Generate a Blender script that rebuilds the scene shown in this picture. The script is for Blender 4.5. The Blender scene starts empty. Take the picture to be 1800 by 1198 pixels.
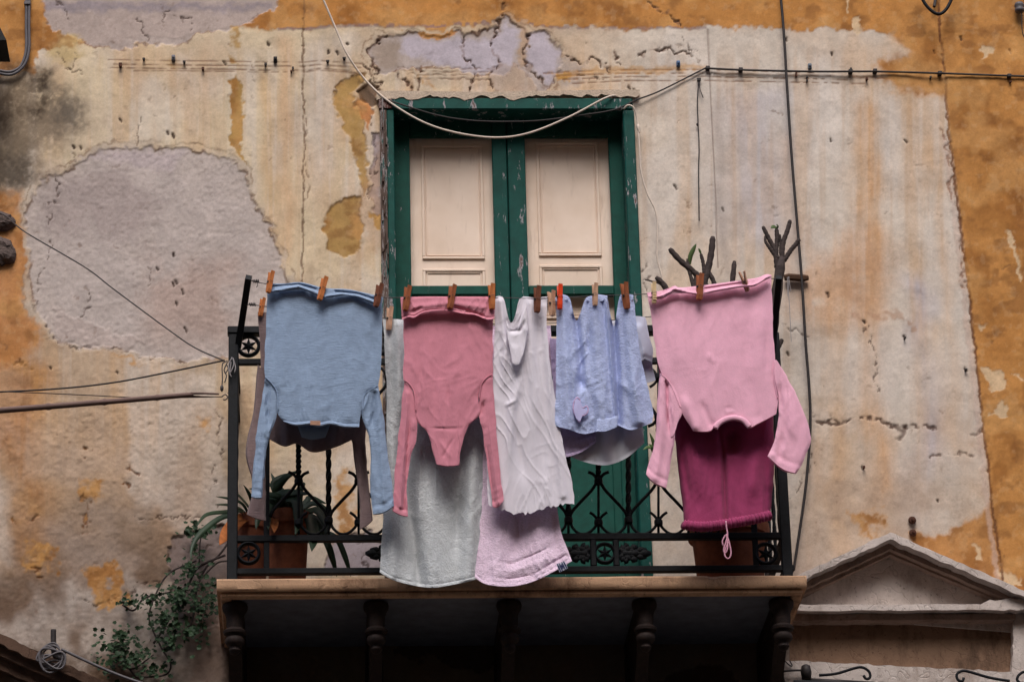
import bpy, math, random
import numpy as np
from mathutils import Vector

random.seed(7)
RNG = np.random.default_rng(11)
SC = bpy.context.scene
COL = SC.collection

# ------------------------------------------------------------------ camera
W, H, F_PX = 1800.0, 1198.0, 6150.0
PITCH, YAW, ROLL = math.radians(22.5), math.radians(-3.5), math.radians(-1.5)
DIST, Z_MID = 13.1, 6.6


def cam_axes():
    cy, sy = math.cos(YAW), math.sin(YAW)
    cp, sp = math.cos(PITCH), math.sin(PITCH)
    f = np.array([-sy * cp, cy * cp, sp])
    r = np.array([cy, sy, 0.0])
    u = np.cross(r, f)
    c, s = math.cos(ROLL), math.sin(ROLL)
    return c * r + s * u, -s * r + c * u, f


R_AX, U_AX, F_AX = cam_axes()
CAM = np.array([0, 0, Z_MID]) - F_AX * DIST
cam_data = bpy.data.cameras.new('camera')
cam_data.sensor_width = 36.0
cam_data.lens = F_PX / W * 36.0
cam_data.clip_end = 500.0
cam = bpy.data.objects.new('camera', cam_data)
COL.objects.link(cam)
from mathutils import Matrix
M = Matrix.Identity(4)
for i in range(3):
    M[i][0], M[i][1], M[i][2], M[i][3] = R_AX[i], U_AX[i], -F_AX[i], CAM[i]
cam.matrix_world = M
SC.camera = cam

# ------------------------------------------------------------------ light
OPP_Y, OPP_H = -14.5, 17.0      # unseen building added opposite to shade the wall and street
SUN_EL, SUN_AZ = math.radians(55), math.radians(-6)     # azimuth measured from behind the camera
world = bpy.data.worlds.new('World')
SC.world = world
world.use_nodes = True
wn = world.node_tree.nodes
wl = world.node_tree.links
for n in list(wn):
    wn.remove(n)
wo = wn.new('ShaderNodeOutputWorld')
wb = wn.new('ShaderNodeBackground')
ws = wn.new('ShaderNodeTexSky')
ws.sky_type = 'NISHITA'
ws.sun_disc = False
ws.sun_elevation = SUN_EL
ws.sun_rotation = math.radians(180) + SUN_AZ
ws.air_density = 1.0
ws.dust_density = 3.0
ws.ozone_density = 1.0
wb.inputs[1].default_value = 0.085
wl.new(ws.outputs[0], wb.inputs[0])
wl.new(wb.outputs[0], wo.inputs[0])
sun_data = bpy.data.lights.new('sun', 'SUN')
sun_data.energy = 1.5
sun_data.angle = math.radians(34)
sun_data.color = (1.0, 0.96, 0.92)
sun = bpy.data.objects.new('sun', sun_data)
COL.objects.link(sun)
sd = Vector((math.sin(SUN_AZ) * math.cos(SUN_EL), -math.cos(SUN_AZ) * math.cos(SUN_EL), math.sin(SUN_EL)))
sun.rotation_euler = (-sd).to_track_quat('-Z', 'Y').to_euler()
SC.view_settings.view_transform = 'Standard'
SC.view_settings.look = 'None'
SC.view_settings.exposure = 1.02
SC.view_settings.gamma = 1.0
SC.view_settings.use_curve_mapping = False

# ------------------------------------------------------------------ image coordinate helpers


def at(px, py, y=0.0):
    """point of the place that lies on the vertical plane Y=y along the camera ray through an image pixel"""
    d = F_AX * F_PX + R_AX * (px - W / 2) - U_AX * (py - H / 2)
    t = (y - CAM[1]) / d[1]
    return CAM + d * t


def atv(px, py, y):
    px = np.asarray(px, float)
    py = np.asarray(py, float)
    d = F_AX[None] * F_PX + R_AX[None] * (px.ravel() - W / 2)[:, None] - U_AX[None] * (py.ravel() - H / 2)[:, None]
    t = (np.broadcast_to(np.asarray(y, float), px.shape).ravel() - CAM[1]) / d[:, 1]
    return CAM[None] + d * t[:, None]


def to_image_px(x, z, y=0.0):
    """wall metres -> image pixel coordinates (1 unit is about 2.1 mm of wall)"""
    dx, dy, dz = x - CAM[0], y - CAM[1], z - CAM[2]
    a = dx * R_AX[0] + dy * R_AX[1] + dz * R_AX[2]
    b = dx * U_AX[0] + dy * U_AX[1] + dz * U_AX[2]
    c = dx * F_AX[0] + dy * F_AX[1] + dz * F_AX[2]
    return W / 2 + F_PX * a / c, H / 2 - F_PX * b / c


PX = 1 / 470.0


def lin(c):
    c = np.asarray(c, float) / 255.0
    return np.where(c <= 0.04045, c / 12.92, ((c + 0.055) / 1.055) ** 2.4)


_LAT = RNG.random((512, 512)).astype(np.float32)


def vnoise(x, y, seed=0):
    x = np.asarray(x, np.float32) + seed * 17.37
    y = np.asarray(y, np.float32) + seed * 31.71
    ix = np.floor(x).astype(np.int64)
    iy = np.floor(y).astype(np.int64)
    fx = x - ix
    fy = y - iy
    fx = fx * fx * fx * (fx * (fx * 6 - 15) + 10)
    fy = fy * fy * fy * (fy * (fy * 6 - 15) + 10)
    a = _LAT[ix & 511, iy & 511]
    b = _LAT[(ix + 1) & 511, iy & 511]
    c = _LAT[ix & 511, (iy + 1) & 511]
    d = _LAT[(ix + 1) & 511, (iy + 1) & 511]
    return (a * (1 - fx) + b * fx) * (1 - fy) + (c * (1 - fx) + d * fx) * fy


def fbm(x, y, seed=0, octv=4):
    s = 0
    a = 0.5
    t = 0
    for k in range(octv):
        s = s + a * vnoise(x * 2 ** k, y * 2 ** k, seed + k * 3)
        t += a
        a *= 0.5
    return s / t


def sstep(e0, e1, x):
    t = np.clip((x - e0) / (e1 - e0), 0, 1)
    return t * t * (3 - 2 * t)


def seg_dist(u, v, pts):
    """distance to a polyline and the position 0..1 along it"""
    best = np.full(u.shape, 1e9, np.float32)
    tt = np.zeros(u.shape, np.float32)
    n = len(pts) - 1
    for i in range(n):
        ax, ay = pts[i]
        bx, by = pts[i + 1]
        dx, dy = bx - ax, by - ay
        L = dx * dx + dy * dy + 1e-9
        t = np.clip(((u - ax) * dx + (v - ay) * dy) / L, 0, 1)
        d = np.hypot(u - ax - t * dx, v - ay - t * dy)
        m = d < best
        best = np.where(m, d, best)
        tt = np.where(m, (i + t) / n, tt)
    return best, tt


def poly_sd(u, v, pts):
    """signed distance, negative inside"""
    d, _ = seg_dist(u, v, list(pts) + [pts[0]])
    ins = np.zeros(u.shape, bool)
    n = len(pts)
    for i in range(n):
        ax, ay = pts[i]
        bx, by = pts[(i + 1) % n]
        if ay == by:
            continue
        c = ((ay > v) != (by > v)) & (u < (bx - ax) * (v - ay) / (by - ay) + ax)
        ins ^= c
    return np.where(ins, -d, d)


def spline(pts, n):
    """Catmull-Rom through pts, n samples evenly spaced by length"""
    p = np.asarray(pts, float)
    if len(p) == 2:
        t = np.linspace(0, 1, n)[:, None]
        return p[0] * (1 - t) + p[1] * t
    e = np.vstack([2 * p[0] - p[1], p, 2 * p[-1] - p[-2]])
    out = []
    for i in range(1, len(e) - 2):
        for t in np.linspace(0, 1, 16, endpoint=False):
            a, b, c, d = e[i - 1], e[i], e[i + 1], e[i + 2]
            out.append(0.5 * ((2 * b) + (c - a) * t + (2 * a - 5 * b + 4 * c - d) * t * t + (3 * b - a - 3 * c + d) * t ** 3))
    out.append(p[-1])
    out = np.array(out)
    s = np.concatenate([[0], np.cumsum(np.linalg.norm(np.diff(out, axis=0), axis=1))])
    q = np.linspace(0, s[-1], n)
    return np.stack([np.interp(q, s, out[:, k]) for k in range(p.shape[1])], 1)


# ------------------------------------------------------------------ mesh building


class MB:
    def __init__(s):
        s.v = []
        s.f = []

    def add(s, vs, fs):
        o = len(s.v)
        s.v += [tuple(map(float, p)) for p in vs]
        s.f += [tuple(i + o for i in f) for f in fs]
        return s

    def box(s, x0, x1, y0, y1, z0, z1, b=0.0):
        """box with bevelled edges of size b"""
        if b <= 0:
            vs = [(x, y, z) for x in (x0, x1) for y in (y0, y1) for z in (z0, z1)]
            fs = [(0, 1, 3, 2), (4, 6, 7, 5), (0, 4, 5, 1), (2, 3, 7, 6), (0, 2, 6, 4), (1, 5, 7, 3)]
            return s.add(vs, fs)
        c = np.array([(x0 + x1) / 2, (y0 + y1) / 2, (z0 + z1) / 2])
        h = np.array([(x1 - x0) / 2, (y1 - y0) / 2, (z1 - z0) / 2])
        b = min(b, h.min() * 0.95)
        vs, idx = [], {}
        for sx in (-1, 1):
            for sy in (-1, 1):
                for sz in (-1, 1):
                    sg = np.array([sx, sy, sz])
                    for a in range(3):
                        k = h - b
                        k[a] = h[a]
                        idx[(sx, sy, sz, a)] = len(vs)
                        vs.append(c + sg * k)
        fs = []
        q = [(-1, -1), (1, -1), (1, 1), (-1, 1)]
        for a in range(3):
            for sg in (-1, 1):
                f = []
                for p in q:
                    t = [0, 0, 0]
                    t[a] = sg
                    t[(a + 1) % 3], t[(a + 2) % 3] = p
                    f.append(idx[(*t, a)])
                fs.append(tuple(f if sg > 0 else f[::-1]))
        for a in range(3):
            a1, a2 = (a + 1) % 3, (a + 2) % 3
            for p in q:
                t = [0, 0, 0]
                t[a1], t[a2] = p
                lo, hi = list(t), list(t)
                lo[a], hi[a] = -1, 1
                f = (idx[(*lo, a1)], idx[(*hi, a1)], idx[(*hi, a2)], idx[(*lo, a2)])
                fs.append(f if p[0] * p[1] > 0 else f[::-1])
        for sx in (-1, 1):
            for sy in (-1, 1):
                for sz in (-1, 1):
                    f = tuple(idx[(sx, sy, sz, a)] for a in range(3))
                    fs.append(f if sx * sy * sz > 0 else f[::-1])
        return s.add(vs, fs)

    def tube(s, pts, r, n=8, twist=0.0, cap=True, flat=1.0):
        p = np.asarray(pts, float)
        m = len(p)
        rr = np.broadcast_to(np.asarray(r, float), (m,))
        t = np.gradient(p, axis=0)
        t /= np.linalg.norm(t, axis=1)[:, None] + 1e-12
        ref = np.array([0, 1, 0.]) if abs(t[0][1]) < 0.8 else np.array([1, 0, 0.])
        a = np.cross(t[0], ref)
        a /= np.linalg.norm(a)
        vs, fs = [], []
        for i in range(m):
            a = a - t[i] * np.dot(a, t[i])
            a /= np.linalg.norm(a) + 1e-12
            b = np.cross(t[i], a)
            for k in range(n):
                g = 2 * math.pi * (k + 0.5) / n + twist * i
                vs.append(p[i] + rr[i] * (a * math.cos(g) + b * math.sin(g) * flat))
        for i in range(m - 1):
            for k in range(n):
                fs.append((i * n + k, i * n + (k + 1) % n, (i + 1) * n + (k + 1) % n, (i + 1) * n + k))
        if cap:
            fs.append(tuple(range(n))[::-1])
            fs.append(tuple((m - 1) * n + k for k in range(n)))
        return s.add(vs, fs)

    def lathe(s, prof, c, n=20, axis=2, cap=True):
        vs, fs = [], []
        m = len(prof)
        for r, h in prof:
            for k in range(n):
                g = 2 * math.pi * k / n
                v = [r * math.cos(g), r * math.sin(g), h]
                if axis == 1:
                    v = [v[0], v[2], v[1]]
                vs.append(np.array(v) + c)
        for i in range(m - 1):
            for k in range(n):
                f = (i * n + k, i * n + (k + 1) % n, (i + 1) * n + (k + 1) % n, (i + 1) * n + k)
                fs.append(f)
        if cap:
            fs.append(tuple(range(n))[::-1])
            fs.append(tuple((m - 1) * n + k for k in range(n)))
        return s.add(vs, fs)

    def prism(s, poly, y0, y1, axis=1):
        """polygon of (x,z) pushed from y0 to y1; axis 0: polygon of (y,z) pushed along x"""
        n = len(poly)
        if axis == 1:
            vs = [(p[0], y0, p[1]) for p in poly] + [(p[0], y1, p[1]) for p in poly]
        else:
            vs = [(y0, p[0], p[1]) for p in poly] + [(y1, p[0], p[1]) for p in poly]
        fs = [tuple(range(n)), tuple(range(2 * n - 1, n - 1, -1))]
        for i in range(n):
            j = (i + 1) % n
            fs.append((i, i + n, j + n, j))
        return s.add(vs, fs)


THINGS = []


def mesh_of(name, mb, mat, off=(0, 0, 0), smooth=False):
    me = bpy.data.meshes.new(name)
    o = np.asarray(off, float)
    me.from_pydata([tuple(np.asarray(p) - o) for p in mb.v], [], mb.f)
    if isinstance(mat, (list, tuple)):
        for m in mat:
            me.materials.append(m)
    else:
        me.materials.append(mat)
    me.update()
    import bmesh
    bm = bmesh.new()
    bm.from_mesh(me)
    bmesh.ops.recalc_face_normals(bm, faces=bm.faces)
    bm.to_mesh(me)
    bm.free()
    if smooth:
        me.polygons.foreach_set('use_smooth', [True] * len(me.polygons))
        if smooth == 'auto':
            me.set_sharp_from_angle(angle=math.radians(40))
    return me


def tag(o, label=None, cat=None, group=None, kind=None):
    if label:
        o['label'] = label
    if cat:
        o['category'] = cat
    if group:
        o['group'] = group
    if kind:
        o['kind'] = kind
    return o


def thing(name, base, label, cat, group=None):
    o = bpy.data.objects.new(name, None)
    o.empty_display_size = 0.05
    o.location = tuple(base)
    o['_b'] = [float(q) for q in base]
    COL.objects.link(o)
    return tag(o, label, cat, group)


def base_of(o):
    while o.parent:
        o = o.parent
    return np.array(o['_b'])


def part(name, mb, mat, parent, smooth=False, label=None):
    me = mesh_of(name, mb, mat, base_of(parent), smooth)
    o = bpy.data.objects.new(name, me)
    COL.objects.link(o)
    o.parent = parent
    if label:
        o['label'] = label
    return o


def single(name, mb, mat, label, cat, group=None, smooth=False, kind=None):
    v = np.array(mb.v)
    b = np.array([(v[:, 0].min() + v[:, 0].max()) / 2, (v[:, 1].min() + v[:, 1].max()) / 2, v[:, 2].min()])
    me = mesh_of(name, mb, mat, b, smooth)
    o = bpy.data.objects.new(name, me)
    o.location = tuple(b)
    o['_b'] = [float(q) for q in b]
    COL.objects.link(o)
    return tag(o, label, cat, group, kind)


def dup_child(src, parent):
    c = src.copy()
    COL.objects.link(c)
    c.parent = parent
    for ch in src.children:
        dup_child(ch, c)
    return c


# ------------------------------------------------------------------ materials


def mat_new(name, rough=0.8, spec=0.3):
    m = bpy.data.materials.new(name)
    m.use_nodes = True
    nt = m.node_tree
    b = nt.nodes['Principled BSDF']
    b.inputs['Roughness'].default_value = rough
    b.inputs['Specular IOR Level'].default_value = spec
    return m, nt, b


def N(nt, kind, **kw):
    n = nt.nodes.new(kind)
    for k, v in kw.items():
        setattr(n, k, v)
    return n


def noise(nt, scale, detail=4, rough=0.6, vec=None, stretch=None):
    n = N(nt, 'ShaderNodeTexNoise')
    n.inputs['Scale'].default_value = scale
    n.inputs['Detail'].default_value = detail
    n.inputs['Roughness'].default_value = rough
    if vec is None:
        tc = N(nt, 'ShaderNodeTexCoord')
        vec = tc.outputs['Object']
    if stretch is not None:
        mp = N(nt, 'ShaderNodeMapping')
        mp.inputs['Scale'].default_value = stretch
        nt.links.new(vec, mp.inputs['Vector'])
        vec = mp.outputs['Vector']
    nt.links.new(vec, n.inputs['Vector'])
    return n.outputs['Fac']


def ramp(nt, fac, stops):
    r = N(nt, 'ShaderNodeValToRGB')
    el = r.color_ramp.elements
    while len(el) > 2:
        el.remove(el[-1])
    for i, (p, c) in enumerate(stops):
        e = el[i] if i < 2 else el.new(p)
        e.position = p
        c = (c, c, c) if np.isscalar(c) else c
        e.color = (*c, 1)
    nt.links.new(fac, r.inputs[0])
    return r.outputs[0]


def mix(nt, fac, a, b, mode='MIX'):
    m = N(nt, 'ShaderNodeMix', data_type='RGBA', blend_type=mode)
    for sock, v in ((m.inputs[0], fac), (m.inputs[6], a), (m.inputs[7], b)):
        if hasattr(v, 'is_output') or isinstance(v, bpy.types.NodeSocket):
            nt.links.new(v, sock)
        elif np.isscalar(v):
            sock.default_value = v
        else:
            sock.default_value = (*v, 1)
    return m.outputs[2]


def bump(nt, b, h, strength=0.3, dist=0.002):
    n = N(nt, 'ShaderNodeBump')
    n.inputs['Strength'].default_value = strength
    n.inputs['Distance'].default_value = dist
    nt.links.new(h, n.inputs['Height'])
    nt.links.new(n.outputs[0], b.inputs['Normal'])


def plain(name, rgb, rough=0.7, var=0.2, scale=60, spec=0.3, bmp=0.2, bd=0.001, metal=0.0, stretch=None):
    """colour with mottling and a fine relief"""
    m, nt, b = mat_new(name, rough, spec)
    c = lin(rgb)
    f = noise(nt, scale, 5, 0.65, stretch=stretch)
    col = ramp(nt, f, [(0.3, tuple(c * (1 - var))), (0.7, tuple(np.minimum(c * (1 + var), 1)))])
    nt.links.new(col, b.inputs['Base Color'])
    b.inputs['Metallic'].default_value = metal
    if bmp:
        bump(nt, b, noise(nt, scale * 3, 3, stretch=stretch), bmp, bd)
    return m


def cloth_mat(name, rgb, kind='jersey', var=0.08, tint=None):
    m, nt, b = mat_new(name, 0.92, 0.15)
    c = lin(rgb)
    b.inputs['Sheen Weight'].default_value = 0.1
    b.inputs['Sheen Roughness'].default_value = 0.5
    sc, st, d, bs = {'jersey': (260, (1.6, 1, .5), 0.0015, 0.5), 'knit': (130, (0.3, 1, 2.2), 0.0035, 0.6),
                     'terry': (140, (1, 1, 1.3), 0.006, 0.75), 'sheet': (420, (1, 1, 1), 0.0006, 0.35),
                     'fleece': (200, (1, 1, 1), 0.002, 0.5)}[kind]
    f1 = noise(nt, 14, 4, 0.6)
    f2 = noise(nt, sc, 3, 0.7, stretch=st)
    c2 = np.minimum(c * (1 + var) if tint is None else lin(tint), 1)
    col = ramp(nt, f1, [(0.3, tuple(c * (1 - var))), (0.7, tuple(c2))])
    k = {'terry': 0.22, 'knit': 0.16}.get(kind, 0.08)
    mul = ramp(nt, f2, [(0.3, 1 - k), (0.7, 1.0)])
    col = mix(nt, 1.0, col, mul, 'MULTIPLY')
    nt.links.new(col, b.inputs['Base Color'])
    h = N(nt, 'ShaderNodeMath', operation='ADD')
    nt.links.new(f2, h.inputs[0])
    f3 = noise(nt, 45, 4, 0.6)
    g = N(nt, 'ShaderNodeMath', operation='MULTIPLY')
    g.inputs[1].default_value = 2.0 if kind in ('sheet', 'jersey') else 0.8
    nt.links.new(f3, g.inputs[0])
    nt.links.new(g.outputs[0], h.inputs[1])
    bump(nt, b, h.outputs[0], bs, d)
    return m
# ------------------------------------------------------------------ old wall
GRID = 0.0043
SLAB_TOP = at(900, 1013, -0.60)[2]
DX0, DX1 = at(680, 345, 0)[0], at(1114, 345, 0)[0]
DZ1 = at(890, 182, 0)[2]
DZ0 = SLAB_TOP - 0.01


def axis_lines(lo, hi, far_lo, far_hi, cuts):
    a = np.arange(lo, hi, GRID)
    for c in cuts:
        a[np.argmin(abs(a - c))] = c
    b = np.linspace(far_lo, lo, 10)[:-1]
    e = np.linspace(hi, far_hi, 10)
    return np.concatenate([b, a[a < hi - GRID * .5], e])


wx = axis_lines(at(-50, 599)[0], at(1850, 599)[0], -6.0, 6.5, (DX0, DX1))
wz = axis_lines(at(900, 1275)[2], at(900, -60)[2], 0.0, 11.5, (DZ0, DZ1))
GX, GZ = np.meshgrid(wx, wz)
GX, GZ = GX.astype(np.float32), GZ.astype(np.float32)
U, V = to_image_px(GX, GZ)  # image pixel coordinates of each wall vertex
U, V = U.astype(np.float32), V.astype(np.float32)
n1 = fbm(U / 40, V / 40, 1) - .5
n2 = fbm(U / 40, V / 40, 2) - .5
n3 = fbm(U / 9, V / 9, 3) - .5
n4 = fbm(U / 9, V / 9, 4) - .5
UW = U + n1 * 34 + n3 * 16          # ragged coordinates for flaked edges
VW = V + n2 * 34 + n4 * 16
UF = U + n1 * 16 + n3 * 14            # less ragged
VF = V + n2 * 16 + n4 * 14
UL = U + n1 * 6 + n3 * 7
VL = V + n2 * 6 + n4 * 7
PC = np.zeros(U.shape + (3,), np.float32)
PH = np.zeros(U.shape, np.float32)


def win(pts, pad):
    p = np.asarray(pts, float)
    m = (U > p[:, 0].min() - pad) & (U < p[:, 0].max() + pad) & (V > p[:, 1].min() - pad) & (V < p[:, 1].max() + pad)
    r = np.where(m.any(1))[0]
    c = np.where(m.any(0))[0]
    if len(r) == 0 or len(c) == 0:
        return None
    return slice(r[0], r[-1] + 1), slice(c[0], c[-1] + 1)


def tint(s, m, rgb):
    PC[s] += (lin(rgb).astype(np.float32) - PC[s]) * m[..., None]


def blob(pts, rgb, op=1.0, soft=4, warp=2, depth=0.0, rim=None, rimw=3, patch=0.0, ps=14, seed=0):
    """one stain or one flaked place; depth in mm is how far the outer coat has fallen away"""
    s = win(pts, soft + 60)
    if s is None:
        return
    u, v = ((U, V), (UF, VF), (UW, VW))[warp]
    d = poly_sd(u[s], v[s], pts)
    m = sstep(soft, -soft, d) * op
    if patch:
        m = m * sstep(0.5 - patch, 0.5 + patch * .4, fbm(U[s] / ps, V[s] / ps, 40 + seed) + sstep(0, -60, d) * .15)
    if rgb is not None:
        tint(s, m, rgb)
    if depth:
        PH[s] -= sstep(1.5, -1.5, d) * depth * 0.001
    if rim is not None:
        tint(s, np.exp(-(d / rimw) ** 2) * sstep(.35, .6, fbm(U[s] / 25, V[s] / 25, 60 + seed)) * .8, rim)


def line(pts, w, rgb, op=1.0, depth=0.0, warp=1, rag=0.0, taper=False, seed=0):
    """a crack, groove or drip"""
    s = win(pts, w * 3 + 30)
    if s is None:
        return
    u, v = ((U, V), (UL, VL), (UW, VW))[warp]
    d, t = seg_dist(u[s], v[s], pts)
    ww = w * (1 - 0.8 * t) if taper else w
    m = sstep(ww + .8, max(w * .35, .3), d)
    if rag:
        m = m * sstep(.5 - rag, .5 + rag * .3, vnoise(U[s] / 7, V[s] / 7, 80 + seed))
    if rgb is not None:
        tint(s, m * op, rgb)
    if depth:
        PH[s] -= m * depth * 0.001


def streak(x, y0, y1, w, rgb, op=0.5, lean=0.0, seed=0):
    """a soft run of damp or old paint"""
    s = win([(x - w, y0), (x + w + lean, y1)], w * 2 + 20)
    if s is None:
        return
    c = x + lean * (V[s] - y0) / (y1 - y0) + (vnoise(V[s] / 60, V[s] * 0, seed) - .5) * w * 1.2
    d = (U[s] - c) / w
    m = np.exp(-d * d) * sstep(y0 - 15, y0 + 25, V[s]) * sstep(y1 + 50, y1 - 50, V[s])
    m = m * (0.45 + 0.9 * fbm(U[s] / 12, V[s] / 90, seed + 7))
    tint(s, np.clip(m * op, 0, 1), rgb)


CREAM, PALE, PEACH = (212, 193, 164), (208, 197, 188), (202, 166, 130)
ORANGE, ORANGE_D, GREY = (186, 132, 76), (146, 94, 46), (188, 175, 169)
LILAC, OCHRE, DARK, MOULD = (188, 178, 188), (172, 136, 80), (44, 33, 28), (72, 62, 54)
# base coat: cream, tanner left, paler right; soiling and light falloff painted in low down
full = (slice(None), slice(None))
PC[:] = lin(CREAM)
tint(full, sstep(700, 1250, U) * .8, PALE)
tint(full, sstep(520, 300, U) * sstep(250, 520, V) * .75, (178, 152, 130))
tint(full, sstep(620, 1080, V) * sstep(660, 330, U) * .92, (104, 82, 68))  # lower left: some soiling, plus falloff of light put into the colour
tint(full, sstep(.45, .75, fbm(U / 130, V / 170, 9)) * .55, PEACH)
tint(full, sstep(.48, .75, fbm(U / 60, V / 60, 12)) * .22, (178, 146, 118))
tint(full, sstep(.5, .8, fbm(U / 200, V / 110, 14)) * .4, (176, 160, 150))
tint(full, sstep(860, 1080, V) * sstep(1350, 1420, U) * .55, (150, 120, 98))  # lower right darkened: dimmer light painted into the plaster colour
tint(full, sstep(.50, .68, fbm(U / 95, V / 150, 25)) * .45, (214, 204, 196))
tint(full, sstep(.52, .7, fbm(U / 28, V / 34, 26)) * .12, (170, 150, 134))
# runs of old paint and damp
for k, (x, a, b, w, c, o, l) in enumerate([
        (505, 60, 470, 16, PEACH, .7, 0), (468, 120, 420, 12, (200, 160, 110), .6, 4), (440, 90, 260, 10, PALE, .5, 0),
        (560, 60, 330, 22, PALE, .6, 0), (690, 60, 110, 16, PEACH, .4, 0), (1520, 170, 900, 22, (202, 156, 112), .8, 22),
        (1500, 390, 560, 34, (196, 146, 104), .6, -10), (1562, 160, 330, 20, PALE, .9, 14), (1590, 150, 760, 14, PEACH, .5, 40),
        (1440, 90, 300, 30, PALE, .6, 10), (1450, 480, 700, 12, PEACH, .45, 8), (1610, 480, 820, 22, (186, 178, 184), .8, 24),
        (1330, 150, 430, 60, (188, 182, 188), .7, 10), (1290, 150, 480, 14, (184, 160, 142), .5, 8), (1380, 230, 520, 26, (192, 164, 144), .5, 8),
        (1640, 240, 700, 10, PEACH, .5, 40), (1470, 560, 940, 16, (190, 150, 112), .45, 6), (1560, 560, 760, 20, PALE, .6, 10),
        (1660, 560, 800, 24, PEACH, .4, 20), (350, 700, 950, 40, (170, 132, 96), .35, -30), (60, 640, 980, 34, (178, 124, 72), .5, -10),
        (1425, 760, 980, 22, (184, 146, 112), .4, 0), (1600, 780, 930, 40, (188, 176, 172), .5, 0)]):
    streak(x, a, b, w, c, o, l, k)
sv = fbm(U / 9, V / 260, 17, 4)
tint(full, sstep(.52, .72, sv) * sstep(60, 120, V) * sstep(900, 500, V) * .3, (214, 202, 192))
sv = fbm(U / 13, V / 300, 18, 4)
tint(full, sstep(.54, .74, sv) * sstep(60, 120, V) * sstep(1050, 500, V) * .28, (186, 152, 120))
sv = fbm(U / 30, V / 420, 19, 3)
tint(full, sstep(.55, .72, sv) * sstep(60, 160, V) * sstep(1000, 600, V) * .28, (202, 164, 122))
blob([(1400, 470), (1480, 430), (1560, 470), (1550, 560), (1450, 590), (1390, 540)], (196, 152, 116), .6, 40, 2, seed=3, patch=.3, ps=40)
blob([(1420, 600), (1700, 600), (1720, 700), (1440, 720)], PALE, .45, 40, 2)
blob([(1420, 840), (1640, 820), (1690, 900), (1560, 940), (1430, 960)], (176, 154, 136), .6, 40, 2, patch=.3, ps=30)
# orange coat along the top and down the right
blob([(-900, -900), (2600, -900), (2600, 40), (1560, 60), (1500, 52), (1240, 49), (1120, 52), (1000, 48), (940, 44), (880, 38), (800, 49),
      (700, 50), (560, 48), (490, 52), (440, 45), (60, 90), (60, 130), (-900, 130)], ORANGE, 1, 3, 1, depth=-1.0)
blob([(1490, 40), (1560, 60), (1600, 90), (1700, 160), (1700, 40)], ORANGE, 1, 12, 2)
blob([(1540, 110), (1575, 110), (1600, 90), (1665, 90), (1668, 172), (1620, 170), (1560, 152)], ORANGE, .95, 10, 2)
blob([(1652, 60), (1668, 220), (1690, 400), (1712, 600), (1730, 760), (1742, 868), (1757, 980), (1764, 1300),
      (2800, 1300), (2800, -200), (1652, -200)], ORANGE, 1, 3, 0, depth=-2.5)
blob([(1746, 860), (1738, 880), (1702, 908), (1660, 928), (1600, 940), (1600, 990), (1700, 1040), (1765, 1060), (1770, 980)], ORANGE, .95, 8, 2)
blob([(-300, 330), (30, 330), (48, 420), (52, 520), (70, 590), (40, 640), (-300, 700)], (186, 124, 66), .85, 14, 2)
blob([(-300, 620), (50, 600), (90, 660), (30, 800), (-300, 860)], (176, 118, 66), .45, 30, 2)
for k, (p, o) in enumerate([([(530, 5), (625, 8), (626, 42), (560, 46), (535, 44)], .75), ([(750, 20), (870, 10), (885, 38), (760, 46)], .6),
                            ([(910, 30), (1200, 30), (1240, 46), (930, 46)], .55), ([(1690, 180), (1790, 180), (1800, 420), (1700, 420)], .5),
                            ([(1715, 520), (1800, 530), (1800, 640), (1730, 620)], .75), ([(1740, 310), (1830, 330), (1820, 440), (1700, 420)], .5),
                            ([(1570, 100), (1650, 110), (1650, 120), (1560, 125)], .6), ([(1660, 30), (1760, 60), (1750, 110), (1670, 90)], .45)]):
    blob(p, ORANGE_D, o, 14, 2, patch=.3, ps=26, seed=k)
blob([(535, 2), (555, 0), (552, 40), (537, 40)], (120, 96, 80), .7, 5, 2, patch=.3)
blob([(1640, -200), (2600, -200), (2600, 1200), (1770, 1200), (1700, 500)], (192, 136, 76), .5, 20, 2, patch=.35, ps=60, seed=9)
blob([(400, -60), (1640, -60), (1640, 44), (400, 44)], (192, 132, 70), .5, 10, 2, patch=.35, ps=50, seed=5)
for p in ([(1500, 30), (1512, 28), (1516, 50), (1508, 58), (1498, 44)], [(1484, 0), (1492, 0), (1490, 20), (1485, 20)], [(1725, 80), (1750, 88), (1730, 108)],
          [(1722, 640), (1760, 652), (1772, 680), (1745, 690), (1728, 665)], [(1755, 705), (1770, 705), (1770, 730), (1740, 728)],
          [(1765, 405), (1772, 405), (1795, 485), (1790, 490)], [(1715, 565), (1730, 570), (1726, 580)], [(1775, 660), (1800, 668), (1798, 673)],
          [(1745, 1000), (1790, 1010), (1800, 1030), (1760, 1020)], [(1712, 955), (1722, 955), (1730, 985), (1722, 980)]):
    blob(p, (212, 186, 152), .85, 2, 1, depth=1.5)
# violet-grey border where the orange coat ends
line([(490, 52), (640, 46), (730, 47), (880, 40)], 4, (140, 118, 118), .7, rag=.4)
line([(930, 42), (985, 50), (1240, 50)], 3, (140, 118, 118), .6, rag=.4)
# grey plaster laid bare
GA = [(45, 370), (75, 315), (130, 290), (160, 275), (200, 265), (260, 258), (340, 265), (400, 280), (430, 310), (450, 360), (478, 400), (490, 450),
      (500, 500), (480, 560), (440, 622), (395, 632), (330, 632), (260, 625), (200, 605), (150, 612), (100, 595), (72, 560), (55, 500), (50, 430)]
def grow(p, k):
    c_ = np.mean(np.array(p, float), 0)
    return [tuple(c_ + (np.array(q_) - c_) * k) for q_ in p]


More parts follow.
